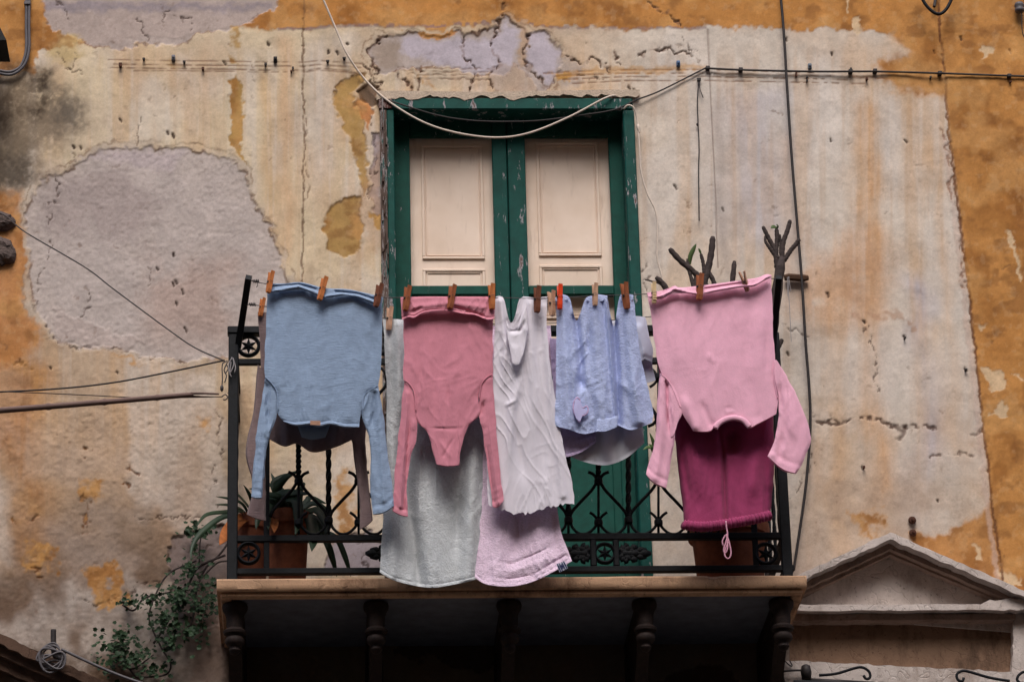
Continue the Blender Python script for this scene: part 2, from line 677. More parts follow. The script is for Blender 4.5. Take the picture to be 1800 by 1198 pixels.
blob(grow(GA, 1.045), (190, 174, 158), .8, 3, 2, depth=1.2, patch=.3, ps=22, rim=(150, 124, 100), rimw=2)
blob(GA, GREY, .95, 3, 1, depth=3.5, rim=(128, 102, 84), rimw=2.2)
blob(grow(GA, .9), (182, 170, 166), .5, 14, 2, patch=.35, ps=40, seed=2)
blob([(80, 320), (130, 290), (230, 300), (280, 350), (240, 420), (120, 420), (60, 390)], (160, 145, 142), .6, 30, 2, patch=.35, ps=30)
blob([(130, 280), (240, 262), (330, 270), (300, 300), (240, 288)], (182, 168, 170), .7, 8, 1)
blob([(90, 550), (160, 560), (250, 600), (160, 612), (100, 590)], (184, 168, 162), .8, 10, 2, depth=-2)
blob([(250, 450), (420, 460), (400, 600), (260, 600)], (172, 146, 134), .6, 40, 2, patch=.35, ps=50)
blob([(70, -60), (80, 45), (110, 60), (140, 75), (190, 82), (240, 80), (310, 75), (350, 60), (400, 55), (440, 40), (480, 15), (487, -60)],
     (178, 163, 157), .95, 3, 1, depth=3.5, rim=(116, 90, 70), rimw=2.2)
blob([(70, 2), (470, 6), (470, 16), (76, 20)], (126, 120, 134), .55, 6, 1)
blob([(290, 100), (310, 95), (330, 120), (310, 120)], OCHRE, .4, 5, 2)
blob([(70, 95), (100, 62), (135, 66), (150, 90), (110, 110), (80, 108)], (196, 170, 120), .8, 10, 2)
GC = [(650, 100), (655, 82), (668, 70), (700, 64), (760, 59), (835, 58), (868, 46), (888, 34), (912, 46), (925, 60), (952, 58), (975, 75), (990, 95),
      (982, 130), (962, 155), (955, 172), (938, 150), (922, 128), (905, 112), (880, 131), (850, 134), (822, 131), (790, 120), (762, 114), (720, 122), (672, 128), (656, 118)]
blob(grow(GC, 1.06), (190, 172, 152), .7, 3, 2, depth=1.2, patch=.3, ps=16, rim=(140, 110, 86), rimw=1.6)
blob(GC, (178, 164, 158), .95, 2, 1, depth=4, rim=(96, 66, 50), rimw=2)
blob([(708, 68), (832, 68), (868, 62), (888, 40), (908, 54), (906, 104), (880, 128), (846, 130), (820, 126), (780, 110), (706, 92)], LILAC, .9, 6, 1)
blob([(928, 60), (952, 60), (986, 95), (978, 128), (962, 150), (945, 130), (926, 108)], LILAC, .9, 5, 1)
blob([(740, 57), (790, 55), (800, 62), (735, 66)], (198, 132, 66), .9, 2, 1)
blob([(910, 30), (924, 34), (926, 110), (914, 112)], (186, 156, 130), .85, 4, 1)
blob([(880, 108), (918, 110), (936, 148), (955, 170), (868, 168), (866, 130)], (168, 150, 140), .6, 4, 1)
blob([(660, 75), (705, 72), (708, 120), (662, 122)], (150, 132, 116), .7, 8, 1)
blob([(980, 100), (1030, 110), (1030, 140), (985, 150)], (170, 156, 150), .7, 8, 2)
# strips of bare plaster beside the door and low on the wall, and painted slab shadow
blob([(652, 235), (668, 235), (672, 380), (655, 384), (650, 300)], (160, 146, 150), .9, 2, 1, depth=4, rim=DARK, rimw=1.5)
blob([(588, 945), (660, 935), (690, 1010), (575, 1010)], (160, 150, 158), .9, 4, 2, depth=5, rim=DARK, rimw=1.5)
blob([(300, 960), (320, 935), (360, 925), (410, 915), (410, 1100), (330, 1100), (300, 1020)], (128, 112, 108), .9, 5, 2, depth=8, rim=(70, 52, 42))
blob([(330, 1020), (395, 1010), (400, 1200), (330, 1200)], (150, 128, 116), .8, 10, 2)
blob([(700, 1128), (880, 1122), (872, 1165), (835, 1178), (760, 1160), (705, 1156)], (120, 112, 106), .9, 3, 2, depth=3)
blob([(1130, 1198), (1230, 1165), (1290, 1170), (1330, 1260), (1130, 1260)], (112, 92, 80), .9, 4, 2, depth=6)
blob([(395, 1120), (1390, 1120), (1390, 1300), (395, 1300)], (52, 38, 30), .8, 8, 1)  # shadow under the balcony slab painted into the wall colour
blob([(1385, 1075), (1420, 1090), (1430, 1260), (1370, 1260)], (150, 134, 126), .8, 10, 2, patch=.3)
# ochre undercoat
blob([(404, 48), (424, 45), (427, 80), (420, 108), (403, 108)], OCHRE, .85, 4, 2, patch=.25)
blob([(401, 140), (412, 130), (424, 150), (428, 230), (424, 262), (428, 292), (416, 270), (405, 260)], (168, 134, 76), .95, 2, 1, depth=1.5)
blob([(565, 402), (572, 372), (600, 352), (632, 343), (636, 400), (632, 446), (606, 450), (580, 436)], OCHRE, .95, 3, 1, depth=3, rim=(120, 88, 44))
blob([(590, 152), (612, 132), (636, 128), (628, 150), (620, 165), (636, 200), (640, 260), (648, 330), (640, 345), (628, 300), (606, 235), (590, 190)],
     (176, 140, 84), .95, 3, 1, depth=3, rim=(110, 80, 44), rimw=2)
blob([(625, 180), (640, 170), (655, 195), (646, 230), (630, 200)], (196, 128, 74), .9, 2, 1, depth=3)
blob([(630, 160), (652, 140), (668, 160), (655, 190), (640, 178)], (88, 62, 46), .8, 3, 1, depth=10)
blob([(630, 340), (668, 235), (672, 420), (640, 460)], (186, 150, 116), .5, 8, 2)
blob([(648, 372), (668, 380), (672, 410), (655, 400)], (186, 142, 80), .9, 2, 1, depth=2)
blob([(980, 128), (1005, 126), (1000, 140), (980, 142)], (196, 146, 70), .9, 3, 1)
for k, p in enumerate([[(135, 845), (175, 850), (165, 885), (140, 880)], [(352, 738), (366, 738), (366, 756), (354, 756)], [(205, 615), (245, 628), (250, 640), (240, 636)],
                       [(600, 820), (625, 815), (630, 930), (590, 960), (585, 900)], [(740, 120), (760, 130), (765, 160), (748, 150)],
                       [(1490, 905), (1560, 900), (1560, 945), (1500, 940)], [(50, 940), (100, 960), (100, 1000), (40, 1000)], [(150, 990), (210, 985), (220, 1060), (170, 1070)]]):
    blob(p, (190, 138, 74), .75, 5, 2, patch=.3, seed=k)
# black mould under the conduit; the last entry darkens the bottom-left corner
for k, (p, c, o, sf) in enumerate([([(-40, 120), (50, 125), (135, 165), (145, 220), (60, 300), (-40, 330)], (132, 116, 98), .8, 34),
                                   ([(52, 135), (80, 130), (78, 200), (60, 220), (55, 180)], (48, 36, 28), .9, 12),
                                   ([(-40, 150), (30, 145), (50, 200), (20, 240), (-40, 250)], (82, 66, 52), .75, 20),
                                   ([(80, 165), (135, 170), (140, 215), (95, 230)], (92, 84, 76), .7, 18),
                                   ([(-40, 262), (50, 270), (75, 300), (40, 330), (-40, 330)], (84, 74, 64), .75, 18),
                                   ([(10, 110), (60, 115), (60, 130), (0, 132)], (84, 58, 40), .7, 10),
                                   ([(-300, 1090), (140, 1150), (320, 1190), (300, 1300), (-300, 1300)], (90, 70, 54), .6, 20)]):
    blob(p, c, o * .75, sf, 2, patch=.32, ps=22, seed=20 + k)
    blob(p, c, o * .8, sf + 8, 2, patch=.2, ps=6, seed=30 + k)
# chased wire channels
for y0, y1, o in ((105, 110, .7), (113, 117, .8), (119, 124, .8), (124, 127, .7)):
    line([(190 + y0 % 7 * 9, y0), (330, (y0 + y1) / 2), (533, y1)], 1.1, (112, 80, 60), o, 1.2, warp=0, rag=.45, seed=y0)
    line([(533, y1), (560, y1 - 3), (640, y1 + 3)], 1.1, (112, 80, 60), o, 1.2, warp=0, rag=.45, seed=y0 + 1)
for k, y in enumerate((123, 129, 135, 142)):
    line([(955 + k * 17, y + 5), (1100, y), (1245, y), (1430 + k * 30, y + 5)], 1.2, (118, 82, 58), .75, 1.5, warp=0, rag=.3, seed=k)
    line([(700 + 10 * k, y - 5), (780, y - 3), (862, y - 2)], 1.2, (110, 80, 60), .6, 2, rag=.5, seed=k + 5)
blob([(960, 130), (1010, 122), (1240, 114), (1240, 124), (1010, 134)], (192, 146, 92), .6, 4, 1)
line([(1500, 135), (1570, 140)], 2, (160, 110, 80), .6, 1)
# seams of the plaster
line([(534, -60), (534, 50), (533, 130), (531, 150), (534, 200), (533, 330), (531, 490), (530, 700)], 1.4, (104, 78, 60), .85, 4, warp=1)
line([(535, 195), (540, 210), (536, 240)], 1.5, (100, 70, 50), .7, 3, rag=.3)
line([(535, 270), (544, 330), (540, 350)], 1.4, (100, 70, 50), .6, 3, rag=.3)
line([(1244, 52), (1250, 180), (1256, 300), (1262, 470)], 1.0, (130, 112, 104), .75, 3, warp=0)
streak(1262, 160, 470, 9, (150, 136, 130), .5, 10, 3)
SEAM = [(1650, -60), (1652, 60), (1660, 150), (1668, 240), (1680, 330), (1692, 420), (1702, 500), (1712, 600), (1722, 690), (1732, 780), (1744, 880), (1757, 980), (1764, 1040)]
line(SEAM, 2.2, (104, 66, 46), .9, 4, warp=1)
line([(x - 9, y) for x, y in SEAM[3:]], 6, (196, 172, 160), .55, -2, warp=1)
line([(1658, 230), (1684, 380), (1700, 520)], 3, (120, 72, 36), .6, 3, warp=2, rag=.3)
# cracks
CR = [[(886, 0), (886, 30), (874, 44), (868, 62), (872, 90), (884, 108), (870, 125), (866, 150), (864, 170)],
      [(808, 60), (810, 85), (822, 105), (828, 125), (832, 160), (834, 172)], [(742, 118), (744, 135), (738, 160)], [(700, 126), (728, 148), (715, 165)],
      [(656, 100), (662, 84), (690, 66)], [(655, 98), (658, 118), (650, 130), (632, 120)], [(648, 122), (660, 140), (655, 165)], [(925, 64), (922, 90), (930, 120), (955, 155)],
      [(990, 92), (1010, 105), (1038, 105), (1060, 118), (1072, 128)], [(1078, 85), (1076, 98), (1092, 116)], [(1120, 100), (1132, 95), (1180, 88), (1190, 104), (1218, 96), (1224, 104)],
      [(1150, 0), (1165, 15), (1180, 28), (1188, 44)], [(1195, 60), (1218, 80), (1222, 92)], [(1020, 128), (1050, 142)],
      [(65, 80), (100, 100), (142, 128)], [(140, 90), (130, 110), (108, 118)], [(100, 0), (118, 42)], [(270, 40), (310, 15)], [(310, 30), (342, 45)],
      [(75, 560), (95, 590), (125, 612), (150, 608), (180, 600)], [(200, 605), (260, 625), (330, 630)], [(245, 30), (248, 60), (260, 74)],
      [(126, 265), (128, 282)], [(246, 210), (243, 258)], [(262, 462), (256, 522)], [(155, 510), (140, 555)], [(98, 300), (90, 420), (75, 500), (66, 535)],
      [(385, 725), (390, 790), (380, 830), (388, 855), (370, 895)], [(1425, 795), (1432, 815), (1400, 870), (1388, 885)], [(150, 1060), (200, 1050), (280, 1020)],
      [(230, 905), (350, 905)], [(340, 960), (410, 955)], [(1530, 570), (1540, 690)], [(1518, 565), (1528, 600)], [(700, 180), (690, 260), (688, 360)],
      [(652, 210), (653, 300), (648, 350)], [(1138, 455), (1130, 520)], [(1390, 570), (1420, 580)], [(640, 990), (650, 1008)], [(625, 945), (640, 965), (638, 990)]]
for k, p in enumerate(CR):
    line(p, 1.5 if k > 11 else 2.0, (62, 42, 34), .9 if k < 12 else .7, 6 if k < 12 else 3, warp=2, rag=.25 if k > 4 else .05, seed=k)
    if k < 12:
        line(p, 4, (120, 92, 76), .45, 0, warp=2, rag=.4, seed=k + 50)
# dark broken row of pits on the right
line([(1420, 730), (1480, 738), (1540, 740), (1595, 752), (1650, 748)], 4.5, (78, 54, 46), .85, 4, warp=2, rag=.3, seed=3)
line([(1590, 758), (1605, 750)], 7, (78, 54, 46), .7, 4, warp=2, rag=.35, seed=3)
line([(1640, 800), (1670, 800), (1705, 804)], 3, (90, 66, 54), .7, 3, warp=2, rag=.4, seed=4)
line([(1712, 765), (1728, 755)], 5, (90, 66, 54), .7, 3, warp=2, rag=.4, seed=5)
line([(1500, 560), (1580, 545), (1600, 580)], 8, (170, 130, 104), .5, 0, warp=2, rag=.4)
# rust, holes and knocks
for p, w in (([(148, 880), (150, 905), (148, 925)], 6), ([(132, 786), (150, 792)], 4), ([(140, 790), (136, 800)], 5), ([(230, 820), (245, 826)], 5), ([(66, 905), (62, 912)], 4),
             ([(210, 850), (225, 852)], 4), ([(16, 912), (20, 916)], 4), ([(30, 640), (44, 636)], 6), ([(180, 1050), (182, 1060)], 3), ([(60, 995), (66, 1005)], 3)):
    line(p, w, (96, 54, 26), .8, 4, warp=2, rag=.2)
for x, y in ((1515, 820), (1518, 565), (1590, 594), (1697, 650), (1462, 246), (1592, 248), (1642, 92), (1775, 90), (1384, 70), (1465, 96), (303, 445), (303, 498), (325, 580),
             (308, 494), (322, 512), (310, 532), (205, 655), (90, 645), (275, 470), (140, 260), (128, 256), (212, 211), (305, 240), (296, 236), (594, 95), (577, 94), (612, 78), (470, 76),
             (1115, 160), (1105, 155), (1187, 330), (1270, 370), (1385, 620), (1455, 520), (1650, 880), (1610, 960), (395, 112), (1690, 70)):
    line([(x - 1, y - 2), (x + 1, y + 2)], 2.6, (52, 36, 30), .9, 5, warp=1)
# countless small pits, more of them to the left
for k in range(1100):
    x = RNG.uniform(-40, 1840)
    y = RNG.uniform(-40, 1240)
    if RNG.random() < (0.1 if x < 560 else 0.55):
        continue
    r = RNG.uniform(1.2, 3.0) if RNG.random() < .9 else RNG.uniform(3, 5)
    line([(x, y), (x + RNG.normal() * 3, y + RNG.normal() * 2)], r, (112, 84, 66), RNG.uniform(.15, .5), RNG.uniform(.5, 1.6), warp=2, rag=.1, seed=k % 13)
# the orange coat is blotchy, brown where it has gone damp and pale where it has chalked
om = sstep(.42, .22, PC[..., 2] / (PC[..., 0] + 1e-4))
tint(full, om * sstep(.50, .70, fbm(U / 55, V / 75, 70)) * .65, ORANGE_D)
tint(full, om * sstep(.54, .72, fbm(U / 30, V / 22, 71)) * .5, (128, 84, 48))
tint(full, om * sstep(.55, .75, fbm(U / 60, V / 50, 72)) * .5, (206, 156, 98))
tint(full, om * sstep(.62, .70, fbm(U / 11, V / 11, 73)) * .18, (204, 170, 128))
# relief of the trowelled plaster
PH += (fbm(U / 70, V / 70, 31) - .5) * .008 + (fbm(U / 16, V / 16, 32) - .5) * .0018
rough_l = sstep(620, 420, U) * sstep(560, 760, V) + .35
PH += (fbm(U / 7, V / 7, 33, 3) - .5) * .0028 * rough_l
gA = sstep(3, -3, poly_sd(UF, VF, GA))
PH += gA * (fbm(U / 6, V / 6, 35, 3) - .5) * .003
PH += sstep(600, 640, U) * 0
# weathered mottling
mt = 0.93 + 0.26 * (fbm(U / 22, V / 30, 36) - .5) + 0.16 * (fbm(U / 5, V / 5, 37, 3) - .5)
PC *= np.clip(mt + .06, .6, 1.2)[..., None]
sp = sstep(.70, .80, vnoise(U / 4.5, V / 4.5, 38)) * sstep(.45, .65, fbm(U / 45, V / 45, 39))
tint(full, sp * .12, (104, 78, 62))
# keep the relief from crossing the door frame
PH *= 1 - sstep(660, 676, U) * sstep(1132, 1112, U) * sstep(168, 184, V) * sstep(1030, 1010, V) * .8

nr, nc = GX.shape
wv = np.stack([GX, -PH, GZ], -1).reshape(-1, 3)
ii = np.arange(nr * nc).reshape(nr, nc)
q = np.stack([ii[:-1, :-1], ii[:-1, 1:], ii[1:, 1:], ii[1:, :-1]], -1)
cx = (wx[:-1] + wx[1:]) / 2
cz = (wz[:-1] + wz[1:]) / 2
hole = ((cx > DX0) & (cx < DX1))[None, :] & ((cz > DZ0) & (cz < DZ1))[:, None]
q = q[~hole].reshape(-1, 4)
me = bpy.data.meshes.new('plaster_wall')
me.vertices.add(len(wv))
me.vertices.foreach_set('co', wv.astype(np.float32).ravel())
me.loops.add(q.size)
me.loops.foreach_set('vertex_index', q.ravel().astype(np.int32))
me.polygons.add(len(q))
me.polygons.foreach_set('loop_start', np.arange(0, q.size, 4, dtype=np.int32))
me.polygons.foreach_set('use_smooth', np.ones(len(q), bool))
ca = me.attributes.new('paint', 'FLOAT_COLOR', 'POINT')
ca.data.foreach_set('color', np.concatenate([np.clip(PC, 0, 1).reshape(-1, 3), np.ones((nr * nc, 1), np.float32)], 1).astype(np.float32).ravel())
me.update()
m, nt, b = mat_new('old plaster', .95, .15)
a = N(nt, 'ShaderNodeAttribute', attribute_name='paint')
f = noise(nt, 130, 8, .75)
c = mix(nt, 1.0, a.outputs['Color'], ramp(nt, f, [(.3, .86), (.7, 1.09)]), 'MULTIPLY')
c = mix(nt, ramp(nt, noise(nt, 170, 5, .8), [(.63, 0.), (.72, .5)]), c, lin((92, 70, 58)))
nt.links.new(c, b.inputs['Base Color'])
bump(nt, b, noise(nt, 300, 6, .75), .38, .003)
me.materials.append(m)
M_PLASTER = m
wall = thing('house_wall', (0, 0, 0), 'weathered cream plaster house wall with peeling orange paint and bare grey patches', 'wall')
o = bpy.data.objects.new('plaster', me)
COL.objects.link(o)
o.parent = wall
M_MOULD_ = plain('white crumb', (206, 196, 186), .95, .1, 60)
m_core = plain('wall core', (150, 130, 112), .9, .15, 30)
mb = MB()
RD = 0.30
for xa, xb, za, zb in ((-6, DX0 - .001, 0, 11.5), (DX1 + .001, 6.5, 0, 11.5), (DX0 - .001, DX1 + .001, 0, DZ0 - .001), (DX0 - .001, DX1 + .001, DZ1 + .001, 11.5)):
    mb.box(xa, xb, .03, RD, za, zb)
part('masonry', mb, m_core, wall)
# broken lip of plaster along the door head, and crumbs left on the paint
lp_ = [(662, 166), (700, 166), (780, 167), (860, 168), (960, 166), (1060, 164), (1124, 164)]
lip = []
for k, p in enumerate(spline(lp_, 70)):
    q = at(p[0], p[1] + 4.5 + 8 * (vnoise(np.array([k * .45]), np.array([2.0]), 3)[0] - .5) + 6 * (vnoise(np.array([k * 1.7]), np.array([7.0]), 4)[0] - .5), -.0205)
    lip.append((q[0], q[2]))
tp_ = [at(p[0], p[1] - 3, -.004) for p in lp_][::-1]
M_LIP = plain('broken plaster edge', (188, 170, 152), .95, .18, 60, .1, .8, .004)
part('plaster_lip', MB().prism(lip + [(q[0], q[2]) for q in tp_], -.0205, -.004), M_LIP, wall)
for x_, y_, r_ in ():
    c_ = at(x_, y_, -.022)
    mbx = MB().lathe([(r_ * .0006, -.007), (r_ * .0019, -.006), (r_ * .0022, 0.0)], np.array([c_[0], c_[1] + .004, c_[2]]), 7, axis=1)
    mbx.v = [(c_[0] + (p[0] - c_[0]) * 1.5 + .008 * (vnoise(np.array([p[2] * 300]), np.array([p[0] * 300]), 1)[0] - .5), p[1], p[2] + .008 * (vnoise(np.array([p[0] * 300]), np.array([p[2] * 300]), 2)[0] - .5)) for p in mbx.v]
    part('plaster_crumb', mbx, M_MOULD_, wall)
for d_ in (PC, PH, UW, VW, UF, VF, n1, n2, n3, n4):
    pass
# ------------------------------------------------------------------ painted wood, stone, iron


def flaking(name, rgb, chip=0.62, stretch=(1, 1, .25), scale=40, under=(96, 74, 66), mid=(170, 164, 168)):
    m, nt, b = mat_new(name, .65, .2)
    c = lin(rgb)
    base = ramp(nt, noise(nt, 18, 5, .7), [(.3, tuple(c * .72)), (.7, tuple(c * 1.25))])
    f = noise(nt, scale, 7, .7, stretch=stretch)
    e = ramp(nt, f, [(chip - .02, 0.), (chip + .015, 1.)])
    g = ramp(nt, f, [(chip + .02, tuple(lin(mid))), (chip + .06, tuple(lin(under)))])
    col = mix(nt, e, base, g)
    nt.links.new(col, b.inputs['Base Color'])
    h = mix(nt, 1.0, ramp(nt, f, [(chip - .02, 1.), (chip + .03, 0.)]), ramp(nt, noise(nt, 160, 4, .7, stretch=(1, 1, .2)), [(.2, .8), (.8, 1.)]), 'MULTIPLY')
    bump(nt, b, h, .6, .003)
    return m


M_GREEN = flaking('green door paint', (8, 70, 60), .66)
M_GREENW = flaking('worn green door paint', (9, 70, 63), .61, scale=34)
M_BARE = flaking('bare flaking jamb', (30, 84, 78), .42, (1, 1, .12), 60, (84, 66, 58), (168, 158, 158))
M_CREAMW, nt, b = mat_new('cream shutter paint', .6, .3)
_c = lin((246, 226, 210))
col = ramp(nt, noise(nt, 3.5, 4, .6), [(.35, tuple(_c * (.86, .82, .78))), (.65, tuple(_c))])
col = mix(nt, ramp(nt, noise(nt, 26, 6, .7, stretch=(1, 1, .2)), [(.58, 0.), (.72, .35)]), col, lin((170, 140, 118)))
nt.links.new(col, b.inputs['Base Color'])
bump(nt, b, noise(nt, 70, 4, .6, stretch=(1, 1, .15)), .2, .001)
M_SHEEN, nt, b = mat_new('window glass', .02, .5)
tr = N(nt, 'ShaderNodeBsdfTransparent')
gl = N(nt, 'ShaderNodeBsdfGlossy')
gl.inputs['Roughness'].default_value = .02
fr = N(nt, 'ShaderNodeFresnel')
fr.inputs['IOR'].default_value = 1.5
mx = N(nt, 'ShaderNodeMixShader')
gm = N(nt, 'ShaderNodeNewGeometry')
inv = N(nt, 'ShaderNodeMath', operation='SUBTRACT')
inv.inputs[0].default_value = 1.0
nt.links.new(gm.outputs['Backfacing'], inv.inputs[1])
mul = N(nt, 'ShaderNodeMath', operation='MULTIPLY')
nt.links.new(fr.outputs[0], mul.inputs[0])
nt.links.new(inv.outputs[0], mul.inputs[1])
nt.links.new(mul.outputs[0], mx.inputs[0])
nt.links.new(tr.outputs[0], mx.inputs[1])
nt.links.new(gl.outputs[0], mx.inputs[2])
nt.links.new(mx.outputs[0], nt.nodes['Material Output'].inputs[0])
M_DARKV = plain('dark void', (20, 18, 18), .9)
M_STONE = None
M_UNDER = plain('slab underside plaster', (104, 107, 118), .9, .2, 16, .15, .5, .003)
M_BRKT = plain('brown painted bracket', (38, 26, 23), .75, .4, 45, .3, .6, .003)
M_IRON = plain('black painted iron', (19, 21, 26), .62, .4, 60, .22, .45, .0015)


def weathered(name, rgb, dirt, amount=.5, crack=.18):
    m, nt, b = mat_new(name, .93, .12)
    c = lin(rgb)
    col = ramp(nt, noise(nt, 9, 6, .7), [(.3, tuple(c * .8)), (.7, tuple(np.minimum(c * 1.12, 1)))])
    col = mix(nt, ramp(nt, noise(nt, 6, 8, .75, stretch=(1, 1, .45)), [(.5, 0.), (.66, amount)]), col, lin(dirt))
    col = mix(nt, ramp(nt, noise(nt, 70, 4, .7), [(.60, 0.), (.68, .55)]), col, lin((58, 44, 36)))
    vo = N(nt, 'ShaderNodeTexVoronoi', feature='DISTANCE_TO_EDGE')
    vo.inputs['Scale'].default_value = 4.0
    tc = N(nt, 'ShaderNodeTexCoord')
    nz = N(nt, 'ShaderNodeTexNoise')
    nz.inputs['Scale'].default_value = 12
    nt.links.new(tc.outputs['Object'], nz.inputs['Vector'])
    av = N(nt, 'ShaderNodeVectorMath', operation='MULTIPLY_ADD')
    av.inputs[1].default_value = (.22, .22, .22)
    nt.links.new(nz.outputs['Color'], av.inputs[0])
    nt.links.new(tc.outputs['Object'], av.inputs[2])
    nt.links.new(av.outputs[0], vo.inputs['Vector'])
    ck = ramp(nt, vo.outputs['Distance'], [(.003, crack), (.011, 0.)])
    col = mix(nt, ck, col, lin((62, 46, 38)))
    nt.links.new(col, b.inputs['Base Color'])
    h = mix(nt, .35, noise(nt, 130, 6, .7), ramp(nt, vo.outputs['Distance'], [(.0, 0.), (.02, 1.)]))
    bump(nt, b, h, .8, .004)
    return m


M_MOULD = weathered('moulding plaster', (164, 142, 130), (96, 76, 64), .7)
M_MOULDP = weathered('pale moulding plaster', (200, 188, 182), (126, 106, 92), .6)


def bz(py, y, px=900):
    return at(px, py, y)[2]


def bx(px, y, py=345):
    return at(px, py, y)[0]


# ------------------------------------------------------------------ balcony door
YJ, YL = -0.018, 0.09
door = thing('balcony_door', (bx(893, YL), YL, SLAB_TOP), 'green double balcony door with glazed cream shutters and flaking paint', 'door')
z_lt, z_lb = bz(172, YJ), bz(192, YJ)
fr_ = MB()
frame = part('frame', MB().box(bx(668, YJ), bx(1119, YJ), YJ, .12, z_lb, z_lt, .004), M_GREENW, door)
part('bare_corner', MB().box(bx(667.5, YJ), bx(692, YJ), YJ - .0015, .10, z_lb + .002, z_lt - .004, .003), flaking('bare corner wood', (92, 56, 50), .5, (1, 1, .5), 60, (70, 44, 40), (170, 150, 146)), frame)
part('jamb', MB().box(bx(694, YJ) - .027, bx(694, YJ), YJ + .003, .12, SLAB_TOP, z_lb - .001, .003), M_GREENW, door)
rg = MB()
# the stripped strip of the left jamb: ragged splinters standing off it
for k in range(60):
    z0 = RNG.uniform(bz(1000, YJ), bz(215, YJ))
    x0 = bx(670, YJ) + RNG.uniform(0, .022)
    l = RNG.uniform(.03, .16)
    w = RNG.uniform(.002, .006)
    rg.box(x0, x0 + w, YJ - RNG.uniform(.002, .012), YJ + .06, z0, z0 + l)
rg.box(bx(669, YJ), bx(694, YJ) - .028, YJ + .004, .12, SLAB_TOP, z_lb - .001)
part('jamb', rg, M_BARE, door, label='stripped jamb of bare flaking wood')
part('jamb', MB().box(bx(1101, YJ), bx(1121, YJ), YJ + .002, .12, SLAB_TOP, z_lb - .001, .004), M_GREENW, door)
zt = bz(160, YL)
zp1, zp0 = bz(238, YL), bz(501, YL)
zq1, zq0 = bz(517, YL), bz(650, YL)
zs1, zs0 = bz(672, YL), SLAB_TOP + .075


def leaf(xl, xa, xb, xr):
    lf = part('door_leaf', MB().box(xl, xa, YL, YL + .035, SLAB_TOP + .006, zt, .003), M_GREENW if xl > bx(800, YL) else M_GREEN, door)
    part('stile', MB().box(xb, xr, YL, YL + .035, SLAB_TOP + .006, zt, .003), M_GREEN if xl > bx(800, YL) else M_GREENW, lf)
    for z0, z1 in ((zp1, zt), (zq1, zp0), (zs1, zq0), (SLAB_TOP + .008, zs0)):
        part('rail', MB().box(xa + .0005, xb - .0005, YL + .0015, YL + .033, z0, z1, .003), M_GREEN, lf)
    for z0, z1 in ((zp0, zp1), (zq0, zq1)):
        part('pane', MB().box(xa - .004, xb + .004, YL + .014, YL + .017, z0 - .004, z1 + .004), M_SHEEN, lf)
    part('panel', MB().box(xa - .004, xb + .004, YL + .012, YL + .026, zs0 - .004, zs1 + .004).box(xa + .03, xb - .03, YL + .005, YL + .011, zs0 + .04, zs1 - .04, .004), M_GREEN, lf)
    # cream inner shutter seen through the glass
    sh = part('shutter', MB().box(xa - .02, xb + .02, YL + .045, YL + .062, zq0 - .03, zp1 + .05), M_CREAMW, door)
    return lf, sh


xsL = [bx(p, YL) for p in (684, 721, 867, 892.2)]
xsR = [bx(p, YL) for p in (894, 925, 1073.5, 1112)]


def moulding(sh, x0, x1, z0, z1, label=None):
    mb = MB()
    w, d, y = .011, .008, YL + .0445
    for e in (0, .014):
        a, b_, c, d_ = x0 + e, x1 - e, z0 + e, z1 - e
        ww = w if e == 0 else .005
        yy = y - (.007 if e == 0 else .004)
        mb.box(a, b_, yy, y, d_ - ww, d_, .002)
        mb.box(a, b_, yy, y, c, c + ww, .002)
        mb.box(a, a + ww, yy, y - .0003, c + ww, d_ - ww, .002)
        mb.box(b_ - ww, b_, yy, y - .0003, c + ww, d_ - ww, .002)
    part('moulding', mb, M_CREAMW, sh)


lf, sh = leaf(*xsL)
YS = YL + .04
moulding(sh, bx(741, YS), bx(850, YS), bz(455, YS), bz(255, YS))
moulding(sh, bx(741, YS), bx(850, YS), bz(560, YS), bz(472, YS))
lf, sh = leaf(*xsR)
moulding(sh, bx(944, YS), bx(1054, YS), bz(450, YS), bz(250, YS))
moulding(sh, bx(944, YS), bx(1054, YS), bz(560, YS), bz(466, YS))
part('crack_of_meeting_leaves', MB().box(xsL[3] - .002, xsR[0] + .002, YL + .02, YL + .036, SLAB_TOP + .006, zt), M_DARKV, door)

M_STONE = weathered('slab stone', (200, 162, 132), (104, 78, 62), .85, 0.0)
# ------------------------------------------------------------------ balcony
YF = -0.60
bal = thing('balcony', (bx(897, YF, 1020), 0, SLAB_TOP - .3), 'stone slab balcony on five turned brown brackets', 'balcony')
XA, XB = bx(381, YF, 1020), bx(1418, YF, 1020)
TH = SLAB_TOP - bz(1034, YF)
sl = MB()
# front edge a little chipped and worn
nx = 160
for k in range(1):
    vs, fs = [], []
    xs = np.linspace(XA, XB, nx)
    for i, x in enumerate(xs):
        e = (vnoise(np.array([x * 9]), np.array([1.3]), 5)[0] - .5) * .006
        g = max(0, vnoise(np.array([x * 23]), np.array([4.3]), 6)[0] - .72) * .03
        prof = [(0.02, SLAB_TOP), (YF + .006 + g, SLAB_TOP + e * .3), (YF, SLAB_TOP - .006 - g), (YF + e * .4, SLAB_TOP - TH * .5), (YF + .001, SLAB_TOP - TH + .006 + abs(e)),
                (YF + .007, SLAB_TOP - TH), (0.02, SLAB_TOP - TH)]
        vs += [(x, p[0], p[1]) for p in prof]
    k7 = 7
    for i in range(nx - 1):
        for j in range(k7):
            a_, b_ = i * k7 + j, i * k7 + (j + 1) % k7
            fs.append((a_, b_, b_ + k7, a_ + k7))
    fs.append(tuple(range(k7)))
    fs.append(tuple((nx - 1) * k7 + j for j in range(k7))[::-1])
    sl.add(vs, fs)
slab = part('slab', sl, M_STONE, bal, 'auto')
zb = SLAB_TOP - TH
